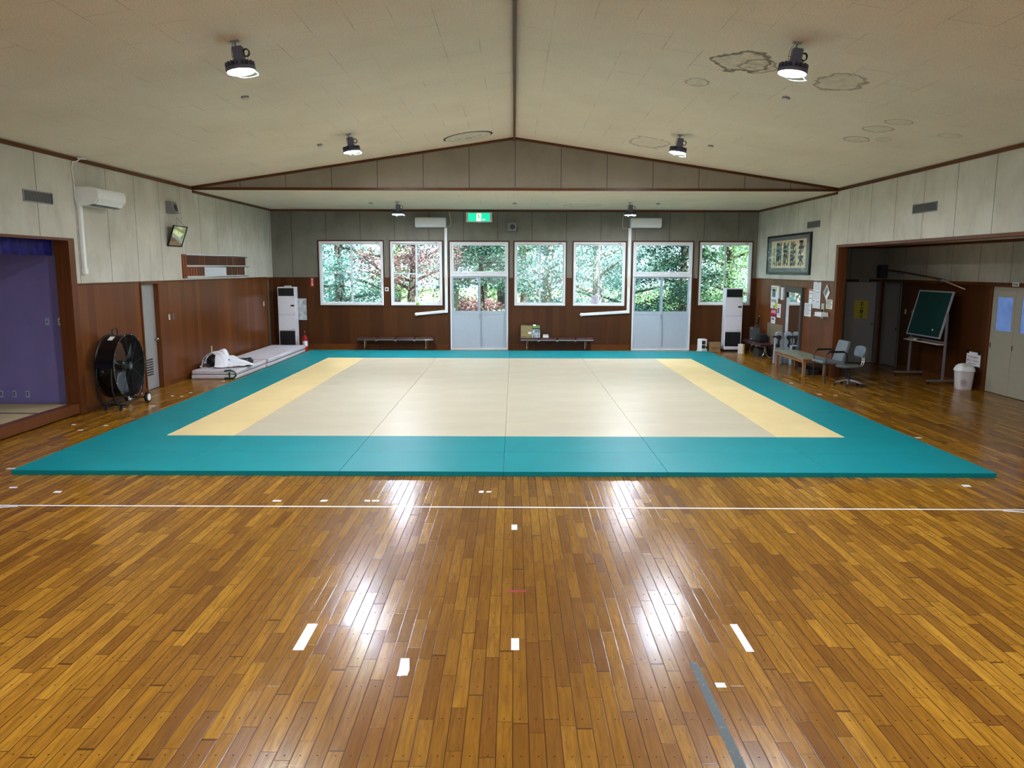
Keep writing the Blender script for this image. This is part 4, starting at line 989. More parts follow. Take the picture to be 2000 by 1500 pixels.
for x, q in ((-8.92, 'left'), (-8.69, 'middle'), (-8.46, 'right')): plate('low socket plate on the stage wall, %s of the three' % q, (x, 13.25, .26), 0, 'wall_socket', 2, PB)
plate('switch plate on the bay wall left of the chalkboard', (XA, 19.44, 1.40), -90, n_=1)
plate('tiny dark call point on the panelling left of the first window', (-6.2, YF, 1.52), 0, 'wall_socket', 1, pm('brown_plate', (70, 44, 30), .5), .05)

# stage: curtain valance and tatami
n = NT('royal_blue_curtain'); n.xyz(); n.set(n.ramp(n.noise(n.co, 6, 3), [(.3, (.008, .006, .11)), (.7, (.018, .014, .24))]), .7)
b = MB(); bm = b.bm; N = 260; A_ = []
for i in range(N+1):
    y = 5+8.05*i/N; xx = XL-.32+.022*math.sin(i*.9); A_.append((bm.verts.new((xx, y, 2.70+.004*math.sin(i*.45))), bm.verts.new((xx*.999, y, 3.11))))
for p, q in zip(A_, A_[1:]): bm.faces.new((p[0], q[0], q[1], p[1]))
o = b.build('curtain_valance', n.m, smooth=True); sm = o.modifiers.new('t', 'SOLIDIFY'); sm.thickness = .006; tag(o, 'royal blue pleated valance hanging inside the stage opening', 'curtain')
n = NT('tatami_reed'); x, y, z = n.xyz(); n.set(n.ramp(n.noise(n.comb(n.m1('MULTIPLY', x, 3), n.m1('MULTIPLY', y, 160)), 1, 3), [(.3, (.38, .30, .17)), (.7, (.52, .43, .26))]), .7); TAT = n.m
for i, lab in enumerate(('far end against the lavender wall', 'middle of the stage floor', 'nearest one just inside the picture')):
    t = thing('tatami_mat', 'straw coloured tatami mat with dark border, ' + lab, 'tatami', (XL-.20-.9, 13.13-.455-i*.92, .146), 0, 'tatami mats on the low stage')
    MB().box(-.88, .88, -.425, .425, 0, .030).build('reed_surface', TAT, t); b = MB(); b.box(-.88, .88, -.455, -.426, 0, .0305); b.box(-.88, .88, .426, .455, 0, .0305); b.build('border', pm('tatami_border', (38, 30, 26), .7), t)

# ================================================================== BIG DRUM FAN
t = thing('drum_fan', 'large black wheeled drum fan standing against the left wall', 'fan', (-7.0, 13.82, 0), 0)
zc = .75; Rf = .56
b = MB(); b.lathe([(Rf+.018, -.27), (Rf+.018, -.255), (Rf, -.245), (Rf, .045), (Rf+.018, .055), (Rf+.018, .07), (Rf-.005, .07), (Rf-.012, .04), (Rf-.012, -.24), (Rf-.005, -.27)], (0, 0, zc), 'x', 56, caps=False); b.build('drum', BLACKM, t, smooth=True, angle=40)
b = MB()
for xg in (.068, -.268):
    for k in range(24): b.tube([(xg-.0+(.012 if xg > 0 else -.012)*(1-k/23), (.08+.0208*k)*math.cos(a*6.283/48), zc+(.08+.0208*k)*math.sin(a*6.283/48)) for a in range(48)], .0020, 4, True)
    for k in range(8): a = k*6.283/8+.2; b.tube([(xg+(.014 if xg > 0 else -.014), .06*math.cos(a), zc+.06*math.sin(a)), (xg, Rf*math.cos(a), zc+Rf*math.sin(a))], .004, 5)
b.build('guard', BLACK, t, smooth=True)
for k in range(3):
    b = MB(); bm = b.bm; g = []
    for i in range(7):
        r_ = .09+.43*i/6; row = []
        for j in range(6):
            a = k*2.094+.5+(-.30+.62*j/5)*(1.15-.25*i/6)*(.7+.5*i/6); row.append(bm.verts.new((-.10+.12*(j/5-.5)*(1-.3*i/6), r_*math.cos(a), zc+r_*math.sin(a))))
        g.append(row)
    for i in range(6):
        for j in range(5): bm.faces.new((g[i][j], g[i][j+1], g[i+1][j+1], g[i+1][j]))
    o = b.build('blade', pm('grey_blade', (120, 126, 138), .3, .6), t, smooth=True); s_ = o.modifiers.new('s', 'SOLIDIFY'); s_.thickness = .004
b = MB(); b.lathe([(.085, -.16), (.095, -.13), (.095, -.03), (.06, .0), (.001, .005)], (0, 0, zc), 'x', 24); b.build('motor', BLACKM, t, smooth=True)
b = MB(); b.lathe([(.07, .075), (.065, .088), (.001, .092)], (0, 0, zc), 'x', 24); h_ = b.build('hub_cap', pm('dark_teal_cap', (26, 46, 52), .3), t, smooth=True)
MB().box(.090, .096, -.03, .03, zc-.03, zc+.025).build('badge', STEEL, h_)
b = MB()
for k in range(14):
    a = k*6.283/14; b.sph((.072, (Rf+.006)*math.cos(a), zc+(Rf+.006)*math.sin(a)), .010, seg=8)
b.build('bolt', CHROME, t, smooth=True)
for xs_ in (-.24, .02):
    for sg in (-1, 1):
        MB().tube([(xs_+.02, sg*(Rf+.03), zc+.02), (xs_, sg*(Rf+.035), zc-.2), (xs_, sg*(Rf+.01), .36), (xs_, sg*(Rf-.05), .20), (xs_, sg*.44, .125), (xs_, sg*.36, .105), (xs_, 0, .10)], .017, 10).build('side_frame', pm('black_tube', (24, 28, 32), .25), t, smooth=True)
b = MB(); b.cyl((-.26, -.42, .105), (.16, -.42, .105), .014); b.cyl((-.26, .42, .105), (.16, .42, .105), .014); b.build('cross_bar', pm('black_tube', (24, 28, 32)), t, smooth=True)
for x0 in (.15, -.21):
    w_ = MB().lathe([(.03, -.024), (.098, -.024), (.105, -.012), (.105, .012), (.098, .024), (.03, .024)], (x0, .43, .106), 'x', 32).build('wheel', BLACK, t, smooth=True)
    MB().lathe([(.001, .031), (.062, .029), (.068, .020), (.068, -.020), (.062, -.029), (.001, -.031)], (x0, .43, .106), 'x', 28).build('hubcap', WHITE_PL, w_, smooth=True)
for x0 in (-.18, .08):
    b = MB(); b.cyl((x0-.012, -.44, .035), (x0+.012, -.44, .035), .035, seg=18); b.box(x0-.02, x0+.02, -.452, -.41, .04, .10); b.build('caster', BLACK, t, bevel=.002)
b = MB(); b.tube([(-.16, -.09, zc+Rf), (-.16, -.09, zc+Rf+.10), (-.16, .09, zc+Rf+.10), (-.16, .09, zc+Rf)], .011, 8); b.build('handle', BLACK, t, smooth=True)
MB().box(-.15, -.07, -Rf*.42-.06, -Rf*.42+.06, zc+Rf*.915, zc+Rf*.922, rot=(R(25), 0, 0)).build('sticker', PAPER, t)
MB().lathe([(.02, 0), (.02, .02), (.012, .03)], (-.10, -Rf-.055, zc-.03), 'y', 16).build('tilt_knob', CHROME, t, smooth=True)

# ================================================================== FOLDED GREY MATS + dummy
FAB = pm('grey_white_canvas', (196, 192, 200), .8, 0, .05, 9)
def pad(b, x0, x1, y0, y1, z0, z1): b.box(x0, x1, y0, y1, z0, z1)
t = thing('folded_mattress', 'grey white folded mattress under the dummy at the left wall', 'mattress', (-6.78, 18.38, 0), -.6, 'folded mattresses along the left wall')
MB().box(-.53, .50, -1.06, 1.05, 0, .098).build('lower_layer', FAB, t, bevel=.035, segs=3); MB().box(-.52, .51, -1.05, 1.06, .101, .20).build('upper_layer', FAB, t, bevel=.035, segs=3)
MB().box(.34, .37, -1.075, -1.05, .03, .17).build('side_strap', pm('dark_green_strap', (10, 70, 54), .6), t)
b = MB(); b.tube([(.22+.02, -1.065, .030), (.44, -1.07, .026), (.50, -1.06, .09), (.47, -1.03, .165), (.36, -1.04, .205), (.24, -1.05, .19)], .020, 10); b.build('corner_handle', pm('dark_green_strap', (10, 70, 54)), t, smooth=True)
t = thing('folded_mattress', 'grey white folded mattress reaching to the left far corner', 'mattress', (-6.78, 21.32, 0), .3, 'folded mattresses along the left wall')
MB().box(-.52, .52, -1.82, 1.80, 0, .105).build('lower_layer', FAB, t, bevel=.035, segs=3); MB().box(-.50, .54, -1.80, 1.79, .108, .215).build('upper_layer', FAB, t, bevel=.035, segs=3)
t = thing('training_dummy', 'black training dummy wrapped in a white judo jacket lying on the mattress', 'dummy', (-6.80, 18.10, .20), 16)
GI = pm('white_cotton', (228, 230, 240), .85, 0, .04, 25)
b = MB(); b.sph((-.26, -.02, .145), .165, 1.0, .95, .85, 24); b.sph((-.10, .02, .13), .17, 1.3, 1.0, .70, 24); b.build('torso', BLACK, t, smooth=True)
b = MB(); b.lathe([(.001, -.015), (.06, -.012), (.075, .0), (.085, .03), (.060, .035), (.055, .01), (.001, .008)], (0, 0, 0), 'z', 28); b.build('end_disc', pm('blue_black_disc', (34, 38, 50), .35), t, smooth=True, loc=(-.335, -.135, .13), rot=(R(72), 0, R(-48)))
b = MB(); b.tube([(.12, .05, .10), (.34, .10, .09), (.52, .13, .10)], [.085, .085, .075], 14); b.sph((.53, .13, .10), .085, 1, 1, 1); b.build('arm_roll', pm('black_leather', (22, 22, 28), .4), t, smooth=True)
rnd = random.Random(5); b = MB(); bm = b.bm; G = []; NU, NV = 64, 44
for i in range(NU+1):
    row = []; u = i/NU; x = -.56+1.24*u
    for j in range(NV+1):
        v = j/NV; yv = -.46+.90*v+(.10*u-.02)
        hgt = .31*max(0, 1-(((x+.22)/.31)**2+((yv-.02)/.29)**2)**1.35)**.55+.20*math.exp(-(((x-.12)/.22)**2+((yv-.10)/.20)**2))+.05*math.exp(-(((x-.42)/.2)**2+((yv+.04)/.22)**2))
        w_ = math.exp(-((x-.2)/.35)**2)
        hgt += (.010+.016*w_)*abs(math.sin(x*9+yv*23+1.5*math.sin(x*7)))+.008*math.sin(yv*37-x*14)+.006
        row.append(bm.verts.new((x+.02*math.sin(v*9+i*.2), yv+.02*math.sin(u*11), max(.006, hgt)+.004)))
    G.append(row)
for i in range(NU):
    for j in range(NV):
        u, v = (i+.5)/NU, (j+.5)/NV; x = -.56+1.24*u; yv = -.46+.9*v+.1*u
        if ((x+.0)/.66)**2+((yv-.02)/.40)**2 > 1.0+.10*math.sin(i*.6+j*.5): continue
        if ((x+.36)/.15)**2+((yv+.19)/.15)**2 < 1: continue
        if x > .24 and yv > .10+.1*(x-.2): continue
        bm.faces.new((G[i][j], G[i+1][j], G[i+1][j+1], G[i][j+1]))
bmesh.ops.delete(bm, geom=[v for v in bm.verts if not v.link_faces], context='VERTS')
o = b.build('jacket', GI, t, smooth=True, angle=80); s_ = o.modifiers.new('s', 'SOLIDIFY'); s_.thickness = .008; s_.offset = 1; q = o.modifiers.new('d', 'SUBSURF'); q.levels = q.render_levels = 1
MB().tube([(-.46, -.02, .08), (-.40, .06, .24), (-.25, .06, .335), (-.06, .02, .24), (.04, -.02, .15)], .026, 10).build('collar', GI, t, smooth=True)
t = thing('stick', 'short pale stick standing upright behind the white jacket', 'stick', (-7.20, 18.30, .20)); MB().box(-.014, .014, -.010, .010, 0, .46).build('rod', pm('pale_wood', (200, 190, 160), .6), t, bevel=.002)

# ================================================================== RIGHT WALL ITEMS  (local x to the viewer's right, -y out of the wall)
t = thing('framed_calligraphy', 'large black framed ink calligraphy of four characters on the right wall', 'picture', (XR, 21.265, 2.365), -90)
W, Hh = 3.30, 1.07; b = MB(); q = .055
b.box(-W/2+q, W/2-q, -.058, 0, 0, q); b.box(-W/2+q, W/2-q, -.058, 0, Hh-q, Hh); b.box(-W/2, -W/2+q, -.06, 0, 0, Hh); b.box(W/2-q, W/2, -.06, 0, 0, Hh); b.build('frame', BLACKM, t, bevel=.006)
MB().box(-W/2+q, W/2-q, -.035, -.002, q, Hh-q).build('mount', pm('grey_mount', (112, 116, 122), .7, 0, .05, 30), t)
MB().box(-1.30, 1.36, -.040, -.035, .17, .92).build('paper', pm('aged_paper', (222, 208, 170), .8, 0, .05, 4), t)
for ch, x, w, h in (('剛', -.66, .38, .62), ('制', -.12, .38, .60), ('能', .44, .40, .62), ('柔', 1.02, .36, .64)):
    lettering(ch, .4, INK, t, (x, -.041, .55), width=w, height=h, bold=.014, name='character')
lettering('書\n翁', .1, INK, t, (-1.06, -.041, .50), width=.10, height=.46, name='signature')
b = MB(); b.box(-.34, -.30, -.0415, -.040, .24, .30); b.box(-1.02, -.94, -.0415, -.040, .25, .33); b.box(1.20, 1.24, -.0415, -.04, .70, .80); b.build('red_seal', pm('seal_red', (170, 50, 36), .7), t)
m = mat_glass('picture_glass_b', (.97, .97, .97), .05); MB().box(-W/2+q, W/2-q, -.052, -.050, q, Hh-q).build('glass', m, t)
def sheet(label, yc, zc_, w, h, col=(226, 228, 232), lines=0, name='paper_notice', blocks=(), tilt=0, off=.004, g='papers pinned to the right wall'):
    t = thing(name, label, 'paper', (XR-off, yc, zc_), -90, g, rot=(0, R(tilt), R(-90)) if tilt else None)
    MB().box(-w/2, w/2, -.003, 0, -h/2, h/2).build('sheet', pm('sheet_%d_%d_%d' % col, col, .7), t)
    if lines:
        b = MB(); rr = random.Random(int(yc*100))
        for i in range(lines):
            z = h/2-h*(i+.9)/(lines+1); a = rr.uniform(-.46, -.36)*w; c = rr.uniform(.1, .44)*w; b.box(a, c, -.0042, -.0028, z-.006, z+.006)
        b.build('print', pm('grey_ink', (90, 95, 105), .8), t)
    for (x0, x1, z0, z1, c) in blocks: MB().box(x0*w, x1*w, -.0050, -.0028, z0*h, z1*h).build('picture_area', pm('ink_%d_%d_%d' % c, c, .7), t)
    return t
sheet('upper white and yellow event poster left of the mirror', 22.22, 1.86, .60, .36, blocks=((.10, .46, .05, .45, (190, 196, 40)), (-.3, .15, -.4, .2, (90, 120, 120)), (-.42, .05, .1, .38, (160, 170, 210))), name='poster')
q = sheet('middle white poster with purple lettering and yellow patch', 22.20, 1.54, .60, .30, blocks=((.10, .48, -.48, .1, (205, 200, 50)), (-.1, .1, -.48, -.2, (110, 160, 90))), name='poster', off=.006)
lettering('ENjL', .1, pm('purple_ink', (80, 40, 90), .7), q, (.0, -.0045, .06), width=.42, height=.10, offset=.002)
q = sheet('dark red poster with pale pink lettering below the yellow posters', 22.22, 1.27, .50, .22, col=(150, 20, 40), name='poster', off=.005)
lettering('AVIS', .1, pm('pink_ink', (235, 180, 200), .7), q, (.0, -.0045, .03), width=.40, height=.10, offset=.004)
sheet('small white leaflet lowest under the red poster', 22.22, 1.06, .36, .18, lines=3, blocks=((-.25, .2, .0, .35, (90, 100, 110)),))
for yy, zz, lab in ((21.72, 1.86, 'rolled white paper tube, left one of two beside the mirror'), (21.38, 1.84, 'rolled white paper tube, right one of two beside the mirror')):
    o = thing('paper_roll', lab, 'paper', (XR-.055, yy, zz-.17), -90, 'rolled papers on the right wall'); MB().lathe([(.055, 0), (.055, .34), (.048, .34), (.048, 0)], seg=20, caps=False).build('roll', PAPER, o, smooth=True); MB().box(-.008, .008, .045, .054, .33, .37).build('hook', STEEL, o)
sheet('white sheet with purple picture right of the red poster', 21.78, 1.35, .30, .38, lines=5, blocks=((-.35, .1, -.2, .2, (110, 90, 130)),))
sheet('white typed list, lowest sheet right of the mirror', 19.65, 1.49, .44, .33, lines=8)
sheet('narrow white calendar strip with red head between list and calendar', 19.50, 1.83, .24, .36, lines=2, blocks=((-.4, .45, .40, .49, (190, 60, 60)),))
q = sheet('long white three month calendar hanging highest on the panelling', 19.12, 1.90, .47, .70)
b = MB()
for mth in range(3):
    zt = .30-mth*.235; b.box(-.20, -.10, -.0045, -.0028, zt-.004, zt+.012); b.box(-.02, .20, -.0045, -.0028, zt-.016, zt-.004)
    for i in range(4):
        for j in range(6): b.box(-.17+j*.062, -.17+j*.062+.024, -.0045, -.0028, zt-.05-i*.042, zt-.05-i*.042+.014)
b.build('print', pm('grey_ink', (90, 95, 105)), q)
q = sheet('white sheet hung by one corner with a grey picture, near the bay jamb', 18.50, 1.96, .27, .27, tilt=45, off=.012, blocks=((-.4, .1, -.4, .4, (110, 120, 130)),))
sheet('cream lined notice beside the bay jamb', 18.33, 1.69, .36, .22, col=(226, 222, 206), lines=8)
t = thing('paper_tray', 'white sheets lying in a small wall tray beside the bay jamb', 'tray', (XR, 18.52, 1.39), -90); MB().box(-.22, .22, -.20, 0, 0, .012).build('tray', IVORY, t, bevel=.003); MB().box(-.19, .21, -.19, -.02, .013, .10).build('paper_stack', PAPER, t, bevel=.004); MB().box(-.26, -.10, -.012, 0, -.06, .30).build('back_plate', pm('pale_green_plate', (178, 186, 160), .6), t, bevel=.002)
MB().box(-.18, -.12, -.05, -.012, .10, .16).build('clip', BLACK, t)
# mirror
t = thing('wall_mirror', 'tall wide mirror in a dark grey frame on the right wall', 'mirror', (XR, 20.60, .40), -90); W, Hh = 1.24, 1.64; q = .09
b = MB(); b.box(-W/2+q, W/2-q, -.058, 0, 0, q); b.box(-W/2+q, W/2-q, -.058, 0, Hh-q-.06, Hh); b.box(-W/2, -W/2+q, -.06, 0, 0, Hh); b.box(W/2-q, W/2, -.06, 0, 0, Hh); b.build('frame', pm('dark_grey_frame', (66, 64, 64), .5, 0, .06), t, bevel=.008)
n = NT('mirror_silver'); n.set((.86, .88, .88), .015, 1); MB().box(-W/2+q, W/2-q, -.045, -.002, q, Hh-q-.06).build('mirror_glass', n.m, t)

# things on and around the right bench
t = thing('guitar_amplifier', 'black amplifier with grey grille leaning back on the right bench', 'amplifier', (7.15, 22.95, .412), -14)
b = MB(); b.prism([(-.14, 0), (-.08, .40), (.12, .40), (.14, 0)], -.14, .16, 'x'); b.build('cabinet', BLACK, t, bevel=.01)
n = NT('amp_grille_cloth'); n.xyz(); n.set(n.ramp(n.noise(n.co, 90, 2), [(.3, (.03, .03, .035)), (.7, (.07, .07, .08))]), .8); MB().prism([(-.135, .03), (-.083, .37), (-.089, .37), (-.141, .03)], -.12, .14, 'x').build('grille', n.m, t)
b = MB(); b.cyl((-.08, -.09, .37), (-.08, -.10, .37), .018, seg=14); b.cyl((-.08, -.142, .05), (-.08, -.155, .05), .018, seg=14); b.build('emblem', STEEL, t)
b = MB(); b.tube([(.0, .02, .40), (.02, .02, .44), (.12, .02, .44), (.14, .02, .40)], .008, 8); b.build('handle', STEEL, t, smooth=True)
t = thing('black_case', 'dark bag behind the amplifier on the right bench', 'bag', (7.22, 22.45, .412), 0); MB().box(-.12, .12, -.18, .18, 0, .24).build('bag', pm('dark_cloth', (20, 20, 24), .9), t, bevel=.06, segs=4)
t = thing('sword_bag', 'thin black bag leaning upright in the corner behind the bench', 'bag', (7.30, 23.48, 0), 0, rot=(R(12), R(3), 0)); MB().tube([(0, 0, .01), (0, 0, .6), (0, 0, 1.05), (0, 0, 1.15)], [.03, .035, .03, .015], 12).build('bag', BLACK, t, smooth=True); MB().sph((0, -.02, 1.14), .014).build('toggle', IVORY, t, smooth=True)
o = MB(); o.box(XR-.035, XR-.012, 21.33, 22.62, .02, .97); o = o.build('hardboard_sheet', pm('taupe_board', (124, 108, 88), .35, 0, .06, 3), bevel=.003); tag(o, 'taupe board standing flat against the right wall behind the bench', 'board')
t = thing('paper_bag', 'white bag with yellow side on the floor at the far end of the right bench', 'bag', (6.80, 23.02, 0), -20); MB().box(-.09, .05, -.06, .06, 0, .29).build('front', pm('white_bag', (208, 204, 198), .6, 0, .06), t, bevel=.004); MB().box(.052, .10, -.06, .06, 0, .285).build('side', pm('ochre_side', (170, 140, 60), .6), t, bevel=.004)
t = thing('floor_clutter_box', 'dark box stored on the floor under the right bench', 'box', (7.18, 22.30, 0)); MB().box(-.16, .16, -.22, .22, 0, .22).build('box', pm('dark_box', (34, 36, 40), .7), t, bevel=.01); MB().box(-.165, .165, -.225, .225, .205, .235).build('lid', pm('dark_lid', (40, 44, 46)), t, bevel=.004)
PADG = pm('blue_grey_foam', (150, 158, 168), .6, 0, .12, 12)
for i, (x, lab) in enumerate(((7.045, 'grey training pad with black grips, left one of the pair behind the table'), (7.295, 'grey training pad with black grips, right one by the mirror'))):
    t = thing('training_pad', lab, 'pad', (x, 20.52+i*.02, 0), -6+10*i, 'grey training pads behind the low table')
    b = MB(); b.prism([(-.115, 0), (-.10, .70), (-.085, .82), (-.04, .86), (.04, .86), (.085, .82), (.10, .70), (.105, 0)], -.06, .06, 'y'); b.build('pad', PADG, t, bevel=.02, segs=3)
    s_ = 1 if i else -1
    b = MB(); b.cyl((0, -.055, .71), (0, -.10, .71), .062, seg=24); b.build('upper_grip', BLACK, t, bevel=.01)
    b = MB(); b.cyl((-.03*s_*-1, -.055, .50), (-.03*s_*-1, -.10, .50), .058, seg=24); b.build('lower_grip', BLACK, t, bevel=.01)
    b = MB(); b.tube([(0, -.085, .71), (.015*s_, -.09, .60), (.03*s_, -.085, .50)], .026, 10); b.build('grip_strap', BLACK, t, smooth=True)
    MB().tube([(0, -.08, .72), (s_*.10, -.085, .735), (s_*(.17-.05*i), -.07, .73)], [.03, .026, .02], 10).build('wrist_strap', BLACK, t, smooth=True)
t = thing('first_aid_box', 'small white box right of the grey pads beside the mirror', 'box', (7.36, 20.33, 0)); MB().box(-.05, .07, -.10, .10, 0, .52).build('box', pm('pale_box', (160, 162, 168), .5), t, bevel=.01); MB().box(-.04, .06, -.105, -.099, .40, .50).build('dark_label', pm('dark_box', (34, 36, 40)), t)

# low table
OAK = mat_panel('light_oak', 1.0, 1.0, 5.0, .4)
n = NT('honey_wood'); x, y, z = n.xyz(); g = n.noise(n.comb(n.m1('MULTIPLY', x, 30), n.m1('MULTIPLY', y, 4), n.m1('MULTIPLY', z, 4)), 1, 4); n.set(n.ramp(g, [(.3, (.22, .105, .045)), (.7, (.36, .19, .085))]), .4); HON = n.m
t = thing('low_table', 'low wooden table with grey green top along the right wall', 'table', (7.115, 19.09, 0))
b = MB(); b.box(-.31, .31, -1.02, 1.02, .385, .42); b.build('table_edge', HON, t, bevel=.003)
MB().box(-.295, .295, -1.0, 1.0, .4205, .4225).build('table_top', pm('sage_laminate', (128, 138, 122), .35, 0, .03), t)
b = MB(); b.box(-.27, -.245, -.94, .94, .31, .385); b.box(.245, .27, -.94, .94, .31, .385); b.box(-.25, .25, -.95, -.925, .31, .385); b.box(-.25, .25, .925, .95, .31, .385); b.build('apron', HON, t, bevel=.002)
for sx in (-1, 1):
    for sy in (-1, 1): MB().box(sx*.245-.035, sx*.245+.035, sy*.93-.035, sy*.93+.035, 0, .385).build('leg', HON, t, bevel=.005)
t = thing('tool_case', 'dark case lying on the floor under the low table', 'case', (7.2, 18.75, 0)); MB().box(-.14, .14, -.35, .35, 0, .12).build('case', pm('dark_box', (34, 36, 40)), t, bevel=.02); MB().tube([(-.15, -.06, .06), (-.175, -.05, .06), (-.175, .05, .06), (-.15, .06, .06)], .008, 6).build('handle', BLACK, t)

# armchair facing the mats (local +x = back)
CH = pm('grey_upholstery', (104, 112, 118), .6, 0, .05); TUB = pm('dark_steel_tube', (60, 60, 68), .25, .7)
t = thing('armchair', 'grey upholstered steel tube armchair at the end of the low table', 'chair', (7.10, 17.28, 0), 4)
for sy in (-1, 1):
    y0 = sy*.29
    MB().tube([(-.22, y0, 0), (-.22, y0, .30), (-.22, y0, .60), (-.19, y0, .665), (-.13, y0, .69), (.18, y0, .69), (.24, y0, .67), (.25, y0, .62), (.25, y0, .40)], .014, 10).build('arm_frame', TUB, t, smooth=True)
    MB().box(-.16, .19, y0-.022, y0+.022, .698, .722).build('armrest', BLACK, t, bevel=.008)
    MB().tube([(-.22, y0, .0), (-.22, y0, .42)], .0145, 10).build('leg', TUB, t, smooth=True); MB().tube([(.25, y0, .5), (.27, y0, .2), (.30, y0, 0)], .014, 10).build('leg', TUB, t, smooth=True)
b = MB(); b.prism([(-.30, .455), (-.27, .425), (.24, .42), (.24, .47), (-.20, .50), (-.28, .49)], -.26, .26, 'y'); b.build('seat', CH, t, bevel=.02, segs=3)
b = MB(); b.prism([(.17, .47), (.30, .92), (.34, .93), (.37, .90), (.25, .46)], -.24, .24, 'y'); b.build('backrest', CH, t, bevel=.03, segs=3)
b = MB(); b.cyl((-.2, -.29, .41), (-.2, .29, .41), .012); b.cyl((.24, -.29, .43), (.24, .29, .43), .012); b.build('cross_bar', TUB, t)

# swivel chair
t = thing('swivel_chair', 'small grey swivel office chair on five castors beside the armchair', 'chair', (7.28, 16.62, 0), 6)
VG = pm('grey_green_vinyl', (84, 92, 92), .3, 0, .06)
b = MB(); b.lathe([(.001, .395), (.20, .40), (.245, .42), (.25, .44), (.235, .455), (.12, .462), (.001, .46)], (-.03, 0, 0), 'z', 36); o = b.build('seat', VG, t, smooth=True); o.scale = (1.08, 1, 1)
b = MB(); bm = b.bm; g = []
for i in range(11):
    a = -1+2*i/10; row = []
    for j in range(9):
        v = -1+2*j/8; row.append(bm.verts.new((.255-.05*a*a+.02*v, .205*a*(1-.18*v*v), .745+.125*v*(1-.12*a*a))))
    g.append(row)
for i in range(10):
    for j in range(8): bm.faces.new((g[i][j], g[i+1][j], g[i+1][j+1], g[i][j+1]))
o = b.build('backrest', pm('blue_grey_vinyl', (98, 108, 120), .3, 0, .05), t, smooth=True, angle=80); s_ = o.modifiers.new('s', 'SOLIDIFY'); s_.thickness = .05; s_.offset = 0; bv = o.modifiers.new('b', 'BEVEL'); bv.width = .02; bv.segments = 3
for sy in (-1, 1): MB().tube([(.08, sy*.035, .385), (.22, sy*.035, .40), (.285, sy*.035, .46), (.30, sy*.035, .55), (.29, sy*.035, .70)], .011, 8).build('back_support', CHROME, t, smooth=True)
b = MB(); b.cyl((0, 0, .20), (0, 0, .39), .016); b.cyl((0, 0, .13), (0, 0, .27), .028); b.box(-.10, .12, -.07, .07, .375, .40); b.build('gas_column', BLACK, t, smooth=True)
b = MB(); b.tube([(.05, .03, .37), (.10, .17, .35)], .006, 6); b.build('lever', BLACK, t)
b = MB(); b.cyl((0, 0, .09), (0, 0, .15), .04, seg=20)
for k in range(5):
    a = k*1.2566+2.85; c, s_ = math.cos(a), math.sin(a); b.tube([(0, 0, .13), (.14*c, .14*s_, .11), (.28*c, .28*s_, .07)], [.030, .024, .016], 8)
b.build('star_base', pm('grey_cast_base', (120, 118, 130), .35, .4), t, smooth=True)
for k in range(5):
    a = k*1.2566+2.85; c, s_ = math.cos(a), math.sin(a); b = MB(); x0, y0 = .285*c, .285*s_
    b.cyl((x0-.012*s_-.012*s_, y0+.024*c, .027), (x0-.004*s_, y0+.004*c, .027), .027, seg=16); b.cyl((x0+.004*s_, y0-.004*c, .027), (x0+.024*s_, y0-.024*c, .027), .027, seg=16); b.cyl((x0, y0, .03), (x0, y0, .07), .008); b.build('castor', BLACK, t, smooth=True, angle=40)

# chalkboard on wheels
t = thing('rolling_chalkboard', 'tilted green chalkboard on a wheeled grey stand in the side bay', 'chalkboard', (9.47, 17.66, 0), -90)
POST = pm('grey_post', (120, 116, 122), .4, .3); w = .745
for sx in (-1, 1):
    MB().box(sx*w-.025, sx*w+.025, -.02, .02, .08, 1.54).build('post', POST, t, bevel=.004)
    ft = MB().box(sx*w-.025, sx*w+.025, -.34, .33, .055, .095).build('foot', POST, t, bevel=.004)
    b = MB()
    for yy in (-.31, .30): b.cyl((sx*w-.014, yy, .026), (sx*w+.014, yy, .026), .026, seg=16); b.box(sx*w-.02, sx*w+.02, yy-.012, yy+.012, .03, .056)
    b.build('castor', BLACK, ft)
r2 = thing('x', 'x', 'x'); bpy.data.objects.remove(r2)
n = NT('green_chalkboard'); n.xyz(); f = n.noise(n.co, 4, 4, .6); n.set(n.ramp(f, [(.3, (.003, .028, .026)), (.7, (.007, .045, .040))]), .45)
ti = R(-13)
def tl(o): o.location = (0, 0, 1.51); o.rotation_euler = (ti, 0, 0); return o
tl(MB().box(-w+.06, w-.06, -.012, .012, -.50, .50).build('board', n.m, t))
b = MB(); q = .03; x0 = w-.03; b.box(-x0, x0, -.02, .02, -.53, -.50); b.box(-x0, x0, -.02, .02, .50, .53); b.box(-x0, -x0+q, -.02, .02, -.5, .5); b.box(x0-q, x0, -.02, .02, -.5, .5); tl(b.build('board_frame', pm('pale_aluminium', (165, 170, 176), .4, .3), t, bevel=.003))
b = MB(); b.cyl((-w, 0, 1.51), (-w+.05, 0, 1.51), .018); b.cyl((w-.05, 0, 1.51), (w, 0, 1.51), .018); b.build('pivot', BLACK, t)
MB().box(-w-.03, w-.02, -.16, .03, .86, .88).build('chalk_tray', pm('cream_tray', (190, 180, 160), .5), t, bevel=.004); 
b = MB(); b.box(-w, w, -.015, .015, .90, .93); b.build('cross_bar', POST, t)
o = thing('board_magnet', 'small white magnet stuck low on the green chalkboard', 'magnet', (9.37, 17.30, 1.17)); MB().sph((0, 0, 0), .022, .6, 1, 1).build('cap', IVORY, o, smooth=True)
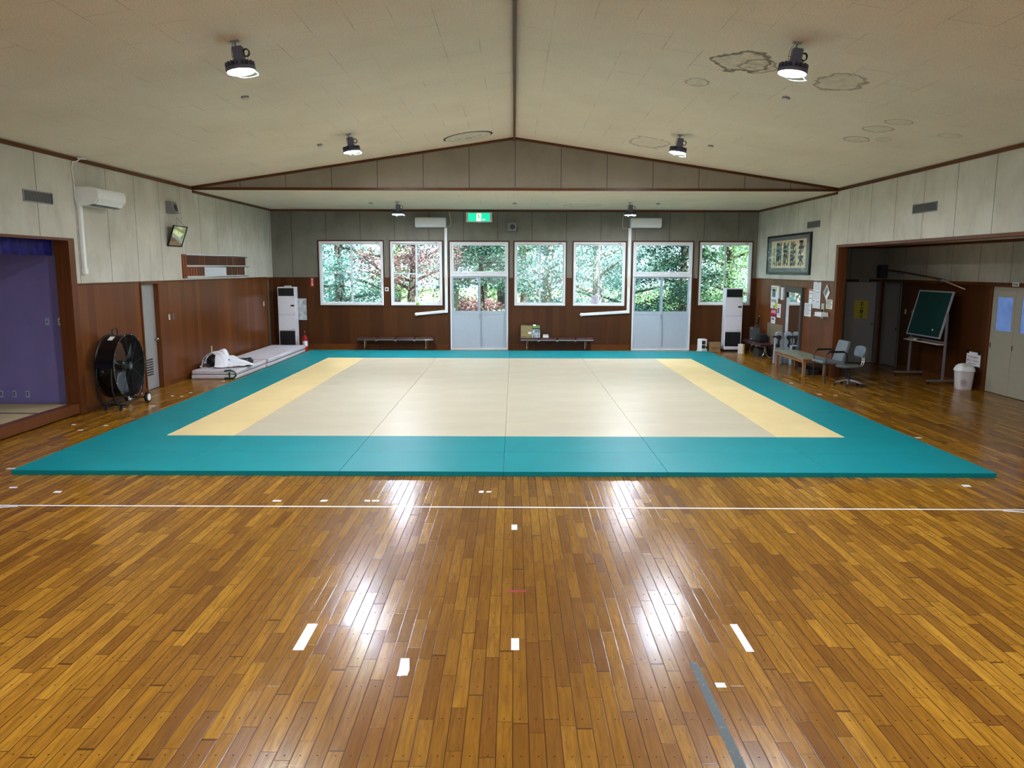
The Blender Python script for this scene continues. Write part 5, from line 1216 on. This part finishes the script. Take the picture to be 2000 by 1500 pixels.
for i, (yy, nm, lab, m_) in enumerate(((18.28, 'chalk_eraser', 'grey blackboard eraser at the left end of the chalk tray', GREYPL), (18.02, 'chalk_box', 'small pale box in the chalk tray, left of the dark one', IVORY), (17.86, 'chalk_box', 'small dark box near the middle of the chalk tray', SLAT))):
    o = MB().box(9.36, 9.44, yy-.06, yy+.06, .8805, .915).build(nm, m_, bevel=.006); tag(o, lab, 'eraser' if i == 0 else 'box')
# rolled second board leaning behind it
# long poles high on the bay wall
t = thing('wall_poles', 'long thin pole mounted slanting high on the bay wall above the chalkboard', 'pole')
MB().tube([(XA-.14, 20.55, 2.50), (XA-.12, 19.6, 2.45), (XA-.12, 17.7, 2.285)], .022, 8).build('dark_pole', pm('brown_pole', (74, 58, 44), .5), t, smooth=True)
MB().tube([(XA-.12, 17.75, 2.285), (XA-.14, 16.72, 2.09)], .012, 8).build('pale_pole', pm('pale_pole', (206, 190, 166), .5), t, smooth=True)
b = MB(); b.box(XA-.16, XA, 19.62, 19.66, 2.38, 2.44); b.box(XA-.15, XA, 17.73, 17.77, 2.22, 2.29); b.build('bracket', STEEL, t)
b = MB(); b.box(XA-.20, XA, 20.5, 20.72, 2.28, 2.62); b.build('dark_box', pm('dark_box', (34, 36, 40)), t, bevel=.02)
# rubbish bin
t = thing('waste_bin', 'white swing lid waste bin standing by the bay wall', 'bin', (9.55, 16.25, 0), -8)
def rsq(r, z, n=32, e=3.5): return [(r*(abs(math.cos(a))**(2/e))*(1 if math.cos(a) > 0 else -1), r*(abs(math.sin(a))**(2/e))*(1 if math.sin(a) > 0 else -1), z) for a in [6.283185*k/n for k in range(n)]]
def loft(b, rings, cap=True):
    rs = [[b.bm.verts.new(p) for p in r_] for r_ in rings]
    for A, B in zip(rs, rs[1:]):
        for k in range(len(A)): b.bm.faces.new((A[k], A[(k+1) % len(A)], B[(k+1) % len(A)], B[k]))
    if cap: b.bm.faces.new(rs[0][::-1]); b.bm.faces.new(rs[-1])
b = MB(); loft(b, [rsq(.138, 0), (rsq(.146, .015)), rsq(.172, .38), rsq(.178, .40)]); b.build('bucket', pm('bin_white', (214, 208, 212), .45, 0, .03), t, smooth=True)
b = MB(); loft(b, [rsq(.184, .385), rsq(.188, .395), rsq(.184, .41), rsq(.172, .45), rsq(.150, .49), rsq(.11, .525), rsq(.05, .54)]); b.build('lid', WHITE_PL, t, smooth=True)
MB().prism([(-.165, .45), (-.145, .505), (-.10, .535), (0, .55), (.0, .545), (-.09, .528), (-.135, .50), (-.157, .45)], -.08, .08, 'x').build('swing_flap', IVORY, t)
b = MB()
for k in range(4): b.box(-.12, -.02+.02*(k % 2), -.168, -.158, .20-.035*k, .206-.035*k)
b.build('print', pm('grey_ink', (90, 95, 105)), t)
# red lettered notice behind the bin
t = thing('paper_notice', 'white notice with red handwriting taped behind the waste bin', 'notice', (XA, 16.42, .45), -90, rot=(0, R(0), R(-90)))
MB().box(-.25, .25, -.004, 0, 0, .315).build('sheet', PAPER, t)
RI = pm('crimson_ink', (170, 40, 84), .7)
lettering('ちりは自分で', .06, RI, t, (0, -.005, .205), width=.40, height=.055, offset=.001, name='first_line'); lettering('捨ててください', .06, RI, t, (-.01, -.005, .130), width=.42, height=.06, offset=.001, name='second_line')
MB().box(-.16, .11, -.0055, -.0035, .060, .068).build('underline', INK, t)
b = MB(); b.box(-.27, -.17, -.006, -.001, .275, .345); b.box(.15, .25, -.006, -.001, .27, .34); b.box(.02, .24, -.006, -.001, -.04, .02); b.build('black_tape', BLACK, t)
# room plates over doors, keep-out sign
t = thing('room_plate', 'small white name plate over the beige double doors', 'sign', (XA-.02, 15.22, 2.185), -90); MB().box(-.10, .10, -.008, 0, 0, .075).build('plate', PAPER, t, bevel=.002); lettering('更衣室', .04, INK, t, (0, -.0092, .037), width=.15, height=.045, offset=.001)
t = thing('room_plate', 'small grey name plate over the staff door at the end of the bay', 'sign', (9.32, 20.77, 2.19), 0); MB().box(-.12, .12, -.008, 0, 0, .06).build('plate', pm('dim_plate', (130, 130, 130), .5), t, bevel=.002); lettering('事務室', .04, INK, t, (0, -.0092, .03), width=.16, height=.04)
t = thing('keep_out_notice', 'yellow keep out notice with black characters on the staff door', 'sign', (9.32, 20.84, 1.20), 0); MB().box(-.18, .18, -.003, 0, 0, .48).build('sheet', pm('yellow_sheet', (190, 176, 60), .6), t)
lettering('立\n入\n禁\n止', .1, INK, t, (.02, -.0040, .24), width=.10, height=.42, offset=.002)
